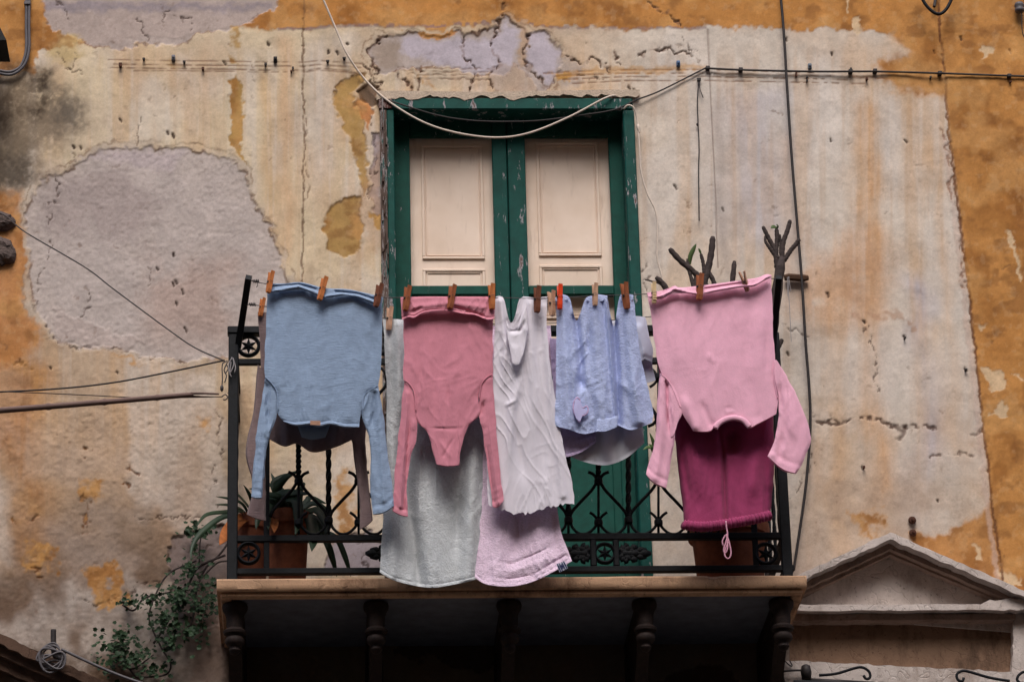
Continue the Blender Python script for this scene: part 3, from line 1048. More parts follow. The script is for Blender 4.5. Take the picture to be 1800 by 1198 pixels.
part('under_moulding', MB().box(XA + .012, XB - .012, YF + .018, YF + .05, zb - .018, zb - .001, .005).box(XA + .012, XA + .05, YF + .0505, 0.0, zb - .018, zb - .001, .004)
     .box(XB - .05, XB - .012, YF + .0505, 0.0, zb - .018, zb - .001, .004), M_STONE, bal)
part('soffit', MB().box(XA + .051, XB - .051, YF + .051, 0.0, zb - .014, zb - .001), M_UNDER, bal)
YB = -0.50
for i, px in enumerate((413, 661, 895, 1133, 1374)):
    xc = bx(px, YB, 1075)
    z0 = zb - .019
    u = .00203
    br = part('bracket', MB().box(xc - 15 * u, xc + 15 * u, YB + .03, 0.0, z0 - .05, z0, .004), M_BRKT, bal)
    prof = [(21, 0), (22, 4), (21, 10), (17, 16), (15, 22), (14.5, 34), (14, 40), (17, 42), (20, 45), (19, 49), (14, 51), (13, 53), (16, 57), (17, 62), (14, 67), (9, 70), (9, 73), (10, 76), (7, 81), (2, 84)]
    part('finial', MB().lathe([(r * u, -h * u * 1.07) for r, h in prof], np.array([xc, YB, z0]), 20), M_BRKT, br, 'auto')
    # curved arm from under the slab back to the wall
    arm = [(YB + .02, z0 - .05), (YB + .02, z0 - .10), (YB + .10, z0 - .15), (YB + .22, z0 - .22), (YB + .32, z0 - .32), (YB + .40, z0 - .47), (YB + .46, z0 - .56), (0, z0 - .58), (0, z0 - .05)]
    part('arm', MB().prism(arm, xc - 11 * u, xc + 11 * u, axis=0), M_BRKT, br)
    part('wall_plate', MB().box(xc - 16 * u, xc + 16 * u, -.03, 0.0, z0 - .66, z0 - .05, .006), M_BRKT, br)

# ------------------------------------------------------------------ railing
YR = -0.56
rail = thing('balcony_railing', (bx(897, YR, 800), YR, SLAB_TOP), 'black wrought iron balcony railing with twisted bars and star medallions', 'railing')
RX = lambda p, q=800: bx(p, YR, q)
RZ = lambda q: bz(q, YR, 900)
zt0, zt1 = RZ(588), RZ(575)
part('top_rail', MB().box(RX(400, 580), RX(1366, 580), YR - .022, YR + .022, zt0, zt1, .004), M_IRON, rail)
part('rail', MB().box(RX(415), RX(1360), YR - .010, YR + .010, RZ(640), RZ(630), .002), M_IRON, rail)
part('rail', MB().box(RX(415), RX(1372), YR - .012, YR + .012, RZ(950), RZ(939), .002), M_IRON, rail)
part('rail', MB().box(RX(401), RX(1384), YR - .014, YR + .014, RZ(1007), RZ(997), .002), M_IRON, rail)
for p in (409.5, 1372):
    x = RX(p)
    part('post', MB().box(x - .018, x + .018, YR - .018, YR + .018, SLAB_TOP, zt0 + .001, .003), M_IRON, rail)
for p in (469, 1319):
    x = RX(p)
    part('bar', MB().box(x - .010, x + .010, YR - .008, YR + .008, RZ(997), zt0 + .001, .002), M_IRON, rail)


def medallion(px, py, r=20):
    c = np.array([RX(px, py), YR, at(px, py, YR)[2]])
    k = .00212
    ro, ri = r * k, r * k * .72
    prof = [(ri, -.007), (ri + .002, -.010), ((ro + ri) / 2, -.0125), (ro - .002, -.010), (ro, -.006), (ro, .006), (ri, .006), (ri, -.007)]
    ring = part('medallion', MB().lathe(prof, c, 36, axis=1, cap=False), M_IRON, rail, 'auto')
    st = MB()
    pts = []
    for j in range(12):
        a_ = math.pi * j / 6 + math.pi / 2
        rr = ri * 1.02 if j % 2 == 0 else ri * .42
        pts.append((c[0] + rr * math.cos(a_), c[2] + rr * math.sin(a_)))
    vs = [(p[0], YR + .004, p[1]) for p in pts] + [(p[0], YR - .002, p[1]) for p in pts] + [(c[0], YR - .010, c[2])]
    fs = [tuple(range(12))] + [(j, (j + 1) % 12, 12 + (j + 1) % 12, 12 + j) for j in range(12)] + [(12 + j, 12 + (j + 1) % 12, 24) for j in range(12)]
    st.add(vs, fs)
    part('star', st, M_IRON, ring)


for p, q in ((437, 608), (437, 972), (1346, 973), (1338, 608), (1063, 972), (724, 973), (724, 609), (1063, 609)):
    medallion(p, q, 20 if p not in (1063, 724) else 19)


def tu(pts, r, n=8, **k):
    return MB().tube([at(p[0], p[1], YR + (p[2] if len(p) > 2 else 0)) for p in pts], r, n, **k)


for cxp in (1063, 724):
    for cyp in (972, 609):
        for s in (-1, 1):
            lf_ = MB()
            x0 = cxp + s * 24
            for dy, ln, w in ((0, 58, 7), (-10, 34, 6), (10, 34, 6), (-13, 18, 6), (13, 18, 6), (-6, 50, 5), (6, 50, 5)):
                pts = spline([(x0 + s * 2, cyp + dy * .2), (x0 + s * ln * .5, cyp + dy * .8), (x0 + s * ln, cyp + dy * 1.15)], 9)
                rr = [w * .0021 * (.45 + .75 * abs(math.sin(3.2 * math.pi * t / 8.0))) for t in range(9)]
                rr[-1] *= .45
                lf_.tube([at(p[0], p[1], YR) for p in pts], rr, 8, flat=.7)
            part('leaf_ornament', lf_, M_IRON, rail, True)
            c = at(cxp + s * 20, cyp, YR)
            part('clamp', MB().box(c[0] - .011, c[0] + .011, YR - .012, YR + .012, c[2] - .050, c[2] + .050, .004), M_IRON, rail)

# field of twisted bars and scrolls
xs_b = [525 + 52.7 * i for i in range(16)]
for i, x in enumerate(xs_b):
    if x > 1312:
        break
    A = i % 2 == 0
    ytop, ybot = 640, 938
    col_y = 846 if A else 914
    top_y = 732 if A else 664
    zz = np.linspace(top_y if A else 664, col_y, 60)
    b_ = part('twisted_bar', tu([(x, q) for q in zz], .0105, 4, twist=.33), M_IRON, rail)
    part('rod', tu([(x, ytop), (x, top_y)], .0048), M_IRON, rail, True)
    part('rod', tu([(x, col_y), (x, ybot)], .0048), M_IRON, rail, True)
    for q in ([846, 918, 732, 662] if A else [914, 664]):
        c = at(x, q, YR)
        part('collar', MB().lathe([(.008, -.013), (.0145, -.009), (.0155, 0), (.0145, .009), (.008, .013)], c, 12), M_IRON, rail, 'auto')
    if A:
        for q0, sg in ((918, 1), (662, -1)):
            for s in (-1, 1):
                if (x + s * 52.7) > 1290 or (x + s * 52.7) < 500:
                    continue
                # U from the neighbour's collar round to this lower collar, ending in a small flare
                pts = [(x + s * 49, q0 - sg * 4), (x + s * 46, q0 + sg * 8), (x + s * 34, q0 + sg * 19), (x + s * 20, q0 + sg * 19), (x + s * 8, q0 + sg * 10), (x + s * 2, q0, -.006),
                       (x + s * 3, q0 - sg * 7), (x + s * 9, q0 - sg * 14), (x + s * 15, q0 - sg * 18)]
                part('scroll', MB().tube([at(p[0], p[1], YR + (p[2] if len(p) > 2 else 0)) for p in spline([(*p, 0) if len(p) == 2 else p for p in pts], 26)], .0052, 7), M_IRON, rail, True)
        for q0, q1, sg in ((914, 846, 1), (664, 732, -1)):
            for s in (-1, 1):
                if (x + s * 52.7) > 1290 or (x + s * 52.7) < 500:
                    pass
                pts = [(x + s * 50, q0 - sg * 6), (x + s * 46, q0 - sg * 16), (x + s * 30, q0 - sg * 34), (x + s * 12, q0 - sg * 53), (x + s * 3, q1, -.006), (x + s * 3, q1 - sg * 5),
                       (x + s * 9, q1 - sg * 13), (x + s * 18, q1 - sg * 17)]
                part('scroll', MB().tube([at(p[0], p[1], YR + (p[2] if len(p) > 2 else 0)) for p in spline([(*p, 0) if len(p) == 2 else p for p in pts], 24)], .0058, 7), M_IRON, rail, True)
# returns to the wall
for xx in (RX(409.5), RX(1372)):
    for z0, z1 in ((zt0 + .001, zt1 - .001), (RZ(640), RZ(630)), (RZ(950), RZ(939)), (RZ(1007), RZ(997))):
        part('side_rail', MB().box(xx - .012, xx + .012, YR + .023, 0.0, z0, z1), M_IRON, rail)
    for yy in (-.44, -.30, -.16, -.04):
        part('side_bar', MB().tube([(xx, yy, z) for z in np.linspace(RZ(950), RZ(640), 40)], .008, 4, twist=.33), M_IRON, rail)
# leaning bars that carry the clothes lines
Y1, Y2 = -0.80, -0.70
part('line_bar', MB().tube([at(418, 612, YR), at(426, 560, YR - .06), at(437, 487, Y1)], .0155, 4), M_IRON, rail)
part('line_bar', MB().tube([at(1356, 660, YR), at(1361, 575, YR - .06), at(1369, 487, Y1)], .0150, 4), M_IRON, rail)

# ------------------------------------------------------------------ pediments


def chevron(d0, d1, ypl, xl, xa, xr, yl, ya, yr):
    """V band between vertical offsets d0 and d1 below the outer edge, on plane ypl"""
    o = [(xl, yl), (xa, ya), (xr, yr)]
    pts = [at(p[0], p[1] + d0, ypl) for p in o] + [at(p[0], p[1] + d1, ypl) for p in o[::-1]]
    return [(p[0], p[2]) for p in pts]


def rough_prism(poly, y0, y1, amp=.004, step=.02, seed=0):
    """prism with worn, wandering arrises"""
    out = []
    n = len(poly)
    for i in range(n):
        a_, b_ = np.array(poly[i]), np.array(poly[(i + 1) % n])
        L = np.linalg.norm(b_ - a_)
        k = max(1, int(L / step))
        nn = np.array([-(b_ - a_)[1], (b_ - a_)[0]]) / (L + 1e-9)
        for j in range(k):
            p = a_ + (b_ - a_) * j / k
            if j:
                p = p + nn * (vnoise(np.array([p[0] * 40]), np.array([p[1] * 40]), seed)[0] - .5) * amp * 2
            out.append(tuple(p))
    return MB().prism(out, y0, y1)


ped = thing('door_pediment', (bx(1565, 0, 1100), 0, bz(1250, 0)), 'cracked plaster pediment with pale ledge, right of the balcony slab', 'pediment')
G = (1365, 1565, 1905, 1030, 937, 1084)
part('corona', rough_prism(chevron(-2, 10, -.125, *G), -.125, -.001, .0035, .010, 1), M_MOULDP, ped)
part('cyma', rough_prism(chevron(12.5, 27, -.075, *G), -.075, -.001, .002, .03, 2), M_MOULD, ped)
part('fillet', rough_prism(chevron(28, 37, -.045, *G), -.045, -.001, .002, .03, 3), M_MOULD, ped)
tp = [at(1375, 1078, -.012), at(1375, 1070, -.012), at(1565, 972, -.012), at(1905, 1110, -.012), at(1905, 1120, -.012)]
part('tympanum', MB().prism([(p[0], p[2]) for p in tp], -.012, -.0005), M_MOULDP, ped)
lg = [at(1388, 1062, -.095), at(1722, 1061, -.095), at(1722, 1071, -.095), at(1388, 1073, -.095)]
part('ledge', rough_prism([(p[0], p[2]) for p in lg], -.095, -.002, .002, .02, 4), M_MOULDP, ped)
lg = [at(1722.5, 1062, -.098), at(1740, 1053, -.098), at(1905, 1048, -.098), at(1905, 1072, -.098), at(1722.5, 1071, -.098)]
part('ledge', rough_prism([(p[0], p[2]) for p in lg], -.098, -.002, .006, .012, 5), M_MOULDP, ped, label='broken end of the ledge with rough stone showing')
lg = [at(1388, 1078, -.06), at(1785, 1078, -.06), at(1785, 1088, -.06), at(1388, 1090, -.06)]
part('fillet', rough_prism([(p[0], p[2]) for p in lg], -.06, -.001, .003, .03, 6), M_MOULD, ped)
lg = [at(1784, 1078, -.05), at(1905, 1076, -.05), at(1905, 1192, -.05), at(1778, 1184, -.05)]
part('pilaster', rough_prism([(p[0], p[2]) for p in lg], -.05, -.001, .006, .015, 7), M_MOULDP, ped)
lg = [at(1380, 1160, -.06), at(1905, 1186, -.06), at(1905, 1240, -.06), at(1380, 1240, -.06)]
part('lower_ledge', rough_prism([(p[0], p[2]) for p in lg], -.06, -.002, .005, .02, 8), M_MOULDP, ped)
fz = [at(1388, 1088, -.004), at(1784, 1088, -.004), at(1784, 1190, -.004), at(1388, 1170, -.004)]
M_FRIEZE = weathered('stained frieze plaster', (132, 106, 88), (66, 52, 44), .8)
part('frieze', MB().prism([(p[0], p[2]) for p in fz], -.004, -.0005), M_FRIEZE, ped)
ped2 = thing('door_pediment', (bx(-100, 0, 1200), 0, bz(1260, 0)), 'dark sloping plaster moulding at the foot of the wall, left of the creeper', 'pediment')
G2 = (-560, -250, 300, 1140, 1003, 1250)
M_MOULDD = weathered('dirty moulding plaster', (100, 78, 66), (56, 42, 36), .7)
part('corona', rough_prism(chevron(-2, 16, -.10, *G2), -.10, -.001, .006, .018, 11), M_MOULDD, ped2)
part('cyma', rough_prism(chevron(18, 36, -.07, *G2), -.07, -.001, .003, .03, 12), M_MOULDD, ped2)
part('fillet', rough_prism(chevron(37, 60, -.04, *G2), -.04, -.001, .003, .03, 13), M_MOULDD, ped2)
# ------------------------------------------------------------------ laundry


def rs(p, n, smooth=True):
    p = np.asarray(p, float)
    if smooth and len(p) > 2:
        return spline(p, n)
    s = np.concatenate([[0], np.cumsum(np.linalg.norm(np.diff(p, axis=0), axis=1))])
    q = np.linspace(0, s[-1], n)
    return np.stack([np.interp(q, s, p[:, k]) for k in range(2)], 1)


def creases(px, py, seed):
    """sharp little crumples and hanging pulls"""
    s = 0
    for k, (an, la, lb, w) in enumerate(((4, 15, 120, 1.0), (28, 13, 80, .7), (-30, 13, 80, .7), (-8, 8, 60, .5), (70, 12, 60, .35))):
        ca, sa = math.cos(math.radians(an)), math.sin(math.radians(an))
        x = px * ca + py * sa + 16 * (vnoise(px / 50, py / 50, seed + k + 20) - .5)
        y = py * ca - px * sa
        n = vnoise(x / la, y / lb, seed + 9 + k * 4)
        r = 1 - np.abs(2 * n - 1)
        s = s + w * (.6 * r ** 3 + .55 * r ** 9) * sstep(.35, .8, fbm(px / 60, py / 90, seed + k * 5 + 40, 2))
    return s


def cloth(name, mat, parent, top, bot, left, right, y, y2=None, res=2.6, thick=.004, bulge=0.0, strokes=(), wr=.005, wsc=(34, 170), seed=0, rag=0.0, label=None, back=0.0,
          hem=(), roundp=14, wav=0.0, fine=.0009):
    """a piece of cloth between four edges given in image pixels: two faces, a closed rim, folds and creases as real relief"""
    Lh = np.abs(np.diff(np.asarray(left, float)[:, 1])).sum()
    Lw = max(np.ptp(np.asarray(top, float)[:, 0]), np.ptp(np.asarray(bot, float)[:, 0]), 8)
    nu, nv = int(np.clip(Lw / res, 6, 170)), int(np.clip(Lh / res, 6, 200))
    T, B, Lf, Rt = rs(top, nu), rs(bot, nu), rs(left, nv), rs(right, nv)
    T[0], T[-1], B[0], B[-1] = Lf[0], Rt[0], Lf[-1], Rt[-1]
    uu = np.linspace(0, 1, nu)[None, :, None]
    vv = np.linspace(0, 1, nv)[:, None, None]
    P = (1 - vv) * T[None] + vv * B[None] + (1 - uu) * Lf[:, None] + uu * Rt[:, None] - ((1 - uu) * (1 - vv) * T[0] + uu * (1 - vv) * T[-1] + (1 - uu) * vv * B[0] + uu * vv * B[-1])
    px, py = P[..., 0].copy(), P[..., 1].copy()
    jx = (fbm(py / 22 + 0 * px, py * 0 + (px > px.mean()) * 5.0, seed + 70, 2) - .5) * 3.2
    px = px + jx * (np.abs(2 * uu[..., 0] - 1) ** 3) * sstep(0, .1, vv[..., 0])
    u2, v2 = np.broadcast_to(uu[..., 0], px.shape), np.broadcast_to(vv[..., 0], px.shape)
    if rag:
        e = sstep(.985, 1.0, v2)
        py = py + e * (vnoise(px / 4.1, px * 0, seed + 5) - .5) * rag
    yy = y + ((y2 if y2 is not None else y) - y) * v2
    d = bulge * (1 - np.abs(2 * u2 - 1) ** roundp)
    d = d * sstep(0, .10, v2) if not back else d
    a_, b_ = wsc
    d = d + (fbm(px / a_, py / b_, seed, 3) - .5) * 2 * wr + creases(px, py, seed) * fine * 3.2
    if wav:
        d = d + wav * np.sin(px / 9.0 + 2.5 * vnoise(px / 30, px * 0, seed + 2)) * sstep(.45, 1, v2)
    for s in strokes:
        pts, w, amp = s[:3]
        dist, t = seg_dist(px, py, pts)
        k = np.exp(-(dist / w) ** 2)
        if abs(pts[0][1] - np.interp(pts[0][0], T[:, 0], T[:, 1])) > 20:
            k = k * sstep(0, .4, t)
        if abs(pts[-1][1] - np.interp(pts[-1][0], B[:, 0], B[:, 1])) > 20:
            k = k * sstep(1, .6, t)
        d = d + k * amp
    for edge, w, amp in hem:
        q = {'b': (1 - v2) * Lh, 't': v2 * Lh, 'l': u2 * Lw, 'r': (1 - u2) * Lw}[edge]
        d = d + amp * sstep(w, w * .6, q) + .6 * amp * np.exp(-((q - w * 1.25) / (w * .25)) ** 2) * -1
    front = atv(px, py, yy - d)
    rim = np.minimum(np.minimum(u2, 1 - u2) * nu, np.minimum(v2, 1 - v2) * nv)
    tb = thick + back * (1 - np.abs(2 * u2 - 1) ** 4) * sstep(0, .2, v2)
    tb = tb * np.clip(.4 + rim * .3, 0, 1)
    bk = front + np.stack([np.zeros(tb.size), tb.ravel(), np.zeros(tb.size)], 1)
    n = nu * nv
    ii = np.arange(n).reshape(nv, nu)
    fs = [tuple(f) for f in np.stack([ii[:-1, :-1], ii[1:, :-1], ii[1:, 1:], ii[:-1, 1:]], -1).reshape(-1, 4)]
    fs += [tuple(f) for f in (np.stack([ii[:-1, :-1], ii[:-1, 1:], ii[1:, 1:], ii[1:, :-1]], -1) + n).reshape(-1, 4)]
    ring = list(ii[0, :]) + list(ii[1:, -1]) + list(ii[-1, -2::-1]) + list(ii[-2:0:-1, 0])
    for i in range(len(ring)):
        p_, q_ = ring[i], ring[(i + 1) % len(ring)]
        fs.append((p_, q_, q_ + n, p_ + n))
    mb = MB()
    mb.v = [tuple(p) for p in np.vstack([front, bk])]
    mb.f = fs
    if parent is None:
        return mb
    return part(name, mb, mat, parent, 'auto', label)


def garment(name, px, py, y, label, cat):
    return thing(name, at(px, py, y), label, cat, None)


Y1, Y2 = -0.80, -0.70
C_BLUE = cloth_mat('blue knit', (144, 164, 192), 'knit')
C_TAUPE = cloth_mat('taupe knit', (132, 112, 112), 'knit')
C_GTOW = cloth_mat('grey white terry', (206, 210, 214), 'terry', .04)
C_ROSE = cloth_mat('rose jersey', (206, 134, 150), 'jersey')
C_WHITE = cloth_mat('off white cotton', (222, 216, 226), 'sheet', .05)
C_LILAC = cloth_mat('lilac terry', (242, 216, 238), 'terry', .05)
C_MAUVE = cloth_mat('mauve terry', (206, 186, 222), 'terry', .06)
C_LACE = cloth_mat('pale linen', (216, 216, 226), 'sheet', .06)
C_SKY = cloth_mat('pale blue terry', (190, 202, 242), 'terry', .07)
C_WHITEB = cloth_mat('white cotton', (204, 208, 228), 'sheet', .05)
C_PINK = cloth_mat('pink fleece', (236, 178, 200), 'fleece')
C_PURP = cloth_mat('magenta fleece', (152, 60, 100), 'fleece', .16)

# --- taupe sweater on the inner line, behind the blue one
g = garment('sweater', 555, 700, Y2, 'taupe sweater hanging upside down, mostly hidden behind the blue sweater', 'sweater')
cloth('body', C_TAUPE, g, [(453, 548), (560, 553), (672, 562)], [(474, 772), (500, 783), (522, 778), (550, 793), (590, 784), (622, 770)],
      [(453, 548), (457, 620), (462, 690), (474, 772)], [(672, 562), (668, 650), (645, 700), (622, 770)], Y2, bulge=.004, back=.02, seed=21,
      strokes=[([(500, 700), (505, 780)], 8, .012), ([(600, 700), (590, 785)], 9, .012), ([(550, 740), (552, 792)], 10, .012)])
cloth('sleeve', C_TAUPE, g, [(453, 640), (466, 655)], [(434, 903), (450, 910), (467, 914)], [(453, 640), (446, 715), (432, 790), (441, 838), (445, 860), (434, 903)],
      [(466, 655), (472, 720), (466, 800), (468, 860), (467, 914)], Y2 + .01, bulge=.02, back=.02, seed=22, strokes=[([(452, 740), (450, 880)], 5, .012)])
cloth('sleeve', C_TAUPE, g, [(612, 745), (645, 730)], [(632, 930), (645, 922), (655, 914)], [(612, 745), (622, 800), (628, 850), (633, 900), (632, 930)],
      [(645, 730), (642, 780), (648, 850), (655, 914)], Y2 + .01, bulge=.005, back=.02, seed=23, strokes=[([(634, 760), (645, 900)], 4, -.012)])
# --- blue sweater
g = garment('sweater', 565, 640, Y1, 'blue knitted sweater hanging upside down by its hem, leftmost on the line', 'sweater')
cloth('body', C_BLUE, g, [(470, 500), (520, 503), (571, 510), (672, 524)], [(501, 742), (520, 746), (545, 744), (560, 748), (580, 744), (605, 749), (632, 750)],
      [(470, 500), (468, 560), (466, 620), (466, 662), (477, 676), (487, 690), (488, 722), (495, 736), (501, 742)],
      [(672, 524), (671, 600), (666, 672), (655, 684), (641, 694), (635, 720), (632, 750)], Y1, bulge=.006, back=.03, seed=1, wr=.0028,
      strokes=[([(500, 520), (497, 720)], 10, .005), ([(560, 540), (565, 730)], 14, .004), ([(620, 530), (615, 730)], 12, .006), ([(482, 520), (480, 660)], 7, -.004),
               ([(540, 640), (548, 742)], 5, .004), ([(590, 650), (580, 742)], 6, -.004), ([(655, 560), (652, 670)], 8, -.005), ([(530, 540), (528, 740)], 8, -.003)],
      hem=[('b', 5, .004)])
cloth('hem_fold', C_BLUE, g, [(470, 498), (500, 498), (530, 496), (571, 506), (610, 508), (640, 514), (673, 522)],
      [(471, 514), (500, 512), (518, 509), (536, 510), (556, 519), (570, 524), (590, 521), (612, 519), (640, 527), (664, 536), (673, 528)],
      [(470, 498), (469, 506), (471, 514)], [(673, 522), (674, 525), (673, 528)], Y1 - .022, bulge=.003, seed=2, thick=.004, wr=.001,
      strokes=[([(471, 512), (500, 508), (525, 503), (550, 512), (571, 521)], 2.4, .007), ([(571, 521), (600, 516), (630, 520), (664, 533)], 2.4, .007),
               ([(480, 503), (525, 499), (555, 508)], 2.0, -.008), ([(590, 512), (630, 516), (660, 526)], 2.0, -.008)], res=1.6)
cloth('sleeve', C_BLUE, g, [(466, 662), (476, 668), (487, 684)], [(442, 872), (450, 874), (461, 874)], [(466, 662), (462, 690), (455, 735), (447, 800), (442, 872)],
      [(487, 684), (489, 706), (486, 735), (474, 768), (467, 808), (461, 874)], Y1 + .004, bulge=.006, back=.03, seed=3, fine=.0015,
      strokes=[([(470, 676), (471, 760)], 2.5, -.014), ([(468, 700), (460, 860)], 4, .008), ([(450, 780), (448, 860)], 4, .004)], hem=[('b', 11, .003)])
cloth('sleeve', C_BLUE, g, [(641, 694), (652, 684), (665, 677)], [(655, 903), (675, 899), (693, 888)], [(641, 694), (635, 724), (645, 755), (651, 785), (650, 850), (655, 903)],
      [(665, 677), (674, 730), (681, 790), (693, 888)], Y1 + .004, bulge=.006, back=.03, seed=4, fine=.0015,
      strokes=[([(660, 690), (652, 760)], 3, -.012), ([(664, 690), (676, 880)], 5, .008), ([(655, 800), (664, 895)], 4, .004)], hem=[('b', 11, .003)])
cloth('neck_band', C_BLUE, g, [(522, 744), (550, 748), (582, 744)], [(530, 768), (550, 772), (572, 768)], [(522, 744), (526, 757), (530, 768)], [(582, 744), (577, 758), (572, 768)],
      Y1 + .035, bulge=.003, seed=5)
cloth('care_tag', plain('tan tag', (168, 128, 106), .8), g, [(545, 739), (563, 739)], [(545, 746), (563, 747)], [(545, 739), (545, 746)], [(563, 739), (563, 747)], Y1 - .018, thick=.002, wr=0, fine=0, res=2)
# --- grey towel on the inner line
g = garment('towel', 770, 800, Y2, 'long grey-white terry towel behind the rose bodysuit, reaching below the slab edge', 'towel')
cloth('terry', C_GTOW, g, [(673, 560), (700, 561), (770, 566), (850, 566)], [(668, 1005), (690, 1018), (722, 1027), (760, 1032), (800, 1026), (840, 1016), (867, 1002)],
      [(673, 560), (678, 640), (680, 720), (676, 850), (668, 1005)], [(850, 566), (850, 700), (857, 880), (867, 1002)], Y2, Y2 - .01, thick=.008, seed=31, wr=.005, fine=.0014,
      strokes=[([(700, 700), (718, 880), (738, 1025)], 11, -0.0320), ([(690, 640), (690, 900), (688, 1010)], 12, 0.0192), ([(752, 800), (760, 1025)], 22, 0.0256),
               ([(835, 700), (828, 900), (822, 1015)], 12, 0.0256), ([(808, 830), (800, 1000)], 10, -0.0192), ([(700, 570), (703, 760)], 9, 0.0192)], hem=[('b', 4, .003), ('r', 3, .003)])
# --- lilac towel
g = garment('towel', 920, 900, Y2, 'lilac terry towel with striped tag showing below the off-white sheet', 'towel')
lil = cloth('terry', C_LILAC, g, [(846, 572), (910, 574), (968, 572)], [(835, 1014), (855, 1026), (895, 1030), (935, 1022), (975, 1003), (1005, 985)],
            [(846, 572), (850, 750), (846, 900), (835, 1014)], [(968, 572), (974, 800), (984, 920), (1005, 985)], Y2 + .010, Y2 - .035, thick=.008, seed=33, wr=.004, fine=.0016,
            strokes=[([(915, 880), (905, 1000)], 12, -.014), ([(945, 880), (950, 1010)], 10, .012), ([(965, 880), (985, 990)], 7, -.008), ([(880, 880), (872, 1025)], 12, .010),
                     ([(862, 985), (900, 990), (945, 972), (990, 948)], 2.5, -.005), ([(850, 1012), (895, 1017), (935, 1010), (995, 975)], 2.5, -.005),
                     ([(862, 1000), (900, 1003), (945, 990), (993, 962)], 6, .005)], hem=[('b', 5, .003)])
tagb = cloth('brand_tag', plain('white tag', (196, 198, 214), .8, .05), g, [(978, 991), (992, 985)], [(984, 1005), (998, 998)], [(978, 991), (984, 1005)], [(992, 985), (998, 998)], Y2 - .050, thick=.0015, wr=0, fine=0, res=2)
M_NAVY = plain('navy stripe', (36, 44, 84), .8)
for k, (a_, w_) in enumerate(((.06, .12), (.28, .10), (.62, .10), (.84, .12))):
    p0, p1 = np.array([978, 991]) * (1 - a_) + np.array([992, 985]) * a_, np.array([984, 1005]) * (1 - a_) + np.array([998, 998]) * a_
    q0, q1 = p0 + np.array([14, -6.]) * w_, p1 + np.array([14, -7.]) * w_
    cloth('stripe', M_NAVY, tagb, [tuple(p0), tuple(q0)], [tuple(p1), tuple(q1)], [tuple(p0), tuple(p1)], [tuple(q0), tuple(q1)], Y2 - .0522, thick=.0008, wr=0, fine=0, res=2)
for a_, b0, b1 in ((.42, .2, .75), (.52, .2, .75)):
    p0 = np.array([978, 991]) * (1 - a_) + np.array([992, 985]) * a_
    dd = np.array([6, 14.])
    p0, p1 = p0 + dd * b0, p0 + dd * b1
    cloth('letter_mark', M_NAVY, tagb, [tuple(p0), tuple(p0 + [1, -.4])], [tuple(p1), tuple(p1 + [1, -.4])], [tuple(p0), tuple(p1)], [tuple(p0 + [1, -.4]), tuple(p1 + [1, -.4])], Y2 - .0522, thick=.0008, wr=0, fine=0, res=2)
# --- mauve hand towel and pale cloth on the inner line
g = garment('hand_towel', 1005, 700, Y2, 'mauve hand towel mostly hidden behind the pale blue towel', 'towel')
cloth('terry', C_MAUVE, g, [(966, 594), (1000, 596), (1040, 594)], [(995, 803), (1020, 795), (1048, 777)], [(966, 594), (972, 680), (984, 757), (995, 803)], [(1040, 594), (1044, 700), (1048, 777)],
      Y2 - .01, Y2 - .05, thick=.007, seed=35, fine=.002, strokes=[([(1000, 780), (1045, 760)], 3, -.004)], hem=[('b', 4, .003)])
g = garment('linen_cloth', 1065, 700, Y2, 'pale scalloped linen cloth hanging lowest behind the blue towel', 'cloth')
cloth('linen', C_LACE, g, [(985, 562), (1050, 564), (1116, 560)], [(998, 800), (1030, 812), (1065, 817), (1100, 805), (1133, 778)], [(985, 562), (990, 700), (998, 800)], [(1116, 560), (1124, 700), (1133, 778)],
      Y2 + .01, Y2 - .03, thick=.003, seed=36, wr=.006, strokes=[([(1050, 700), (1060, 815)], 14, .012), ([(1085, 700), (1080, 812)], 10, -.012), ([(1010, 700), (1022, 808)], 10, -.008)], hem=[('b', 4, .002)])
g = garment('cotton_top', 1130, 610, Y2, 'small white cotton garment peeking out right of the pale blue towel', 'garment')
cloth('cotton', C_WHITEB, g, [(1100, 557), (1118, 555), (1134, 557)], [(1100, 640), (1118, 640), (1136, 628)], [(1100, 557), (1100, 600), (1100, 640)], [(1134, 557), (1141, 590), (1149, 612), (1147, 636)],
      Y2 - .01, bulge=.01, back=.02, seed=37, wr=.004, strokes=[([(1122, 575), (1132, 620)], 5, .008)])
cloth('lining', C_WHITEB, g, [(1100, 634), (1125, 634), (1146, 628)], [(1104, 672), (1130, 674), (1152, 668)], [(1100, 634), (1104, 672)], [(1146, 628), (1148, 648), (1152, 668)], Y2 + .012, seed=38, wr=.004, hem=[('b', 4, .003)])
# --- rose bodysuit
g = garment('bodysuit', 788, 640, Y1, 'rose long sleeved bodysuit hanging upside down with folded hem and tapered end', 'bodysuit')
cloth('body', C_ROSE, g, [(709, 556), (788, 552), (867, 558)], [(766, 815), (785, 818), (806, 817)],
      [(709, 556), (710, 620), (711, 668), (727, 688), (730, 722), (735, 742), (750, 758), (759, 787), (766, 815)],
      [(867, 556), (866, 620), (865, 657), (846, 675), (840, 700), (842, 728), (822, 752), (811, 785), (806, 817)], Y1, bulge=.004, back=.02, seed=41, wr=.002, fine=.0012,
      strokes=[([(770, 640), (775, 750)], 4, .004), ([(750, 600), (755, 745)], 10, .004), ([(795, 650), (790, 748)], 5, .003), ([(825, 600), (815, 740)], 10, .004), ([(735, 580), (740, 700)], 5, -.003),
               ([(750, 752), (785, 753), (824, 752)], 1.8, -.004), ([(785, 665), (792, 740)], 3, -.003), ([(770, 770), (790, 800)], 3, .003), ([(800, 765), (780, 800)], 3, -.003)])
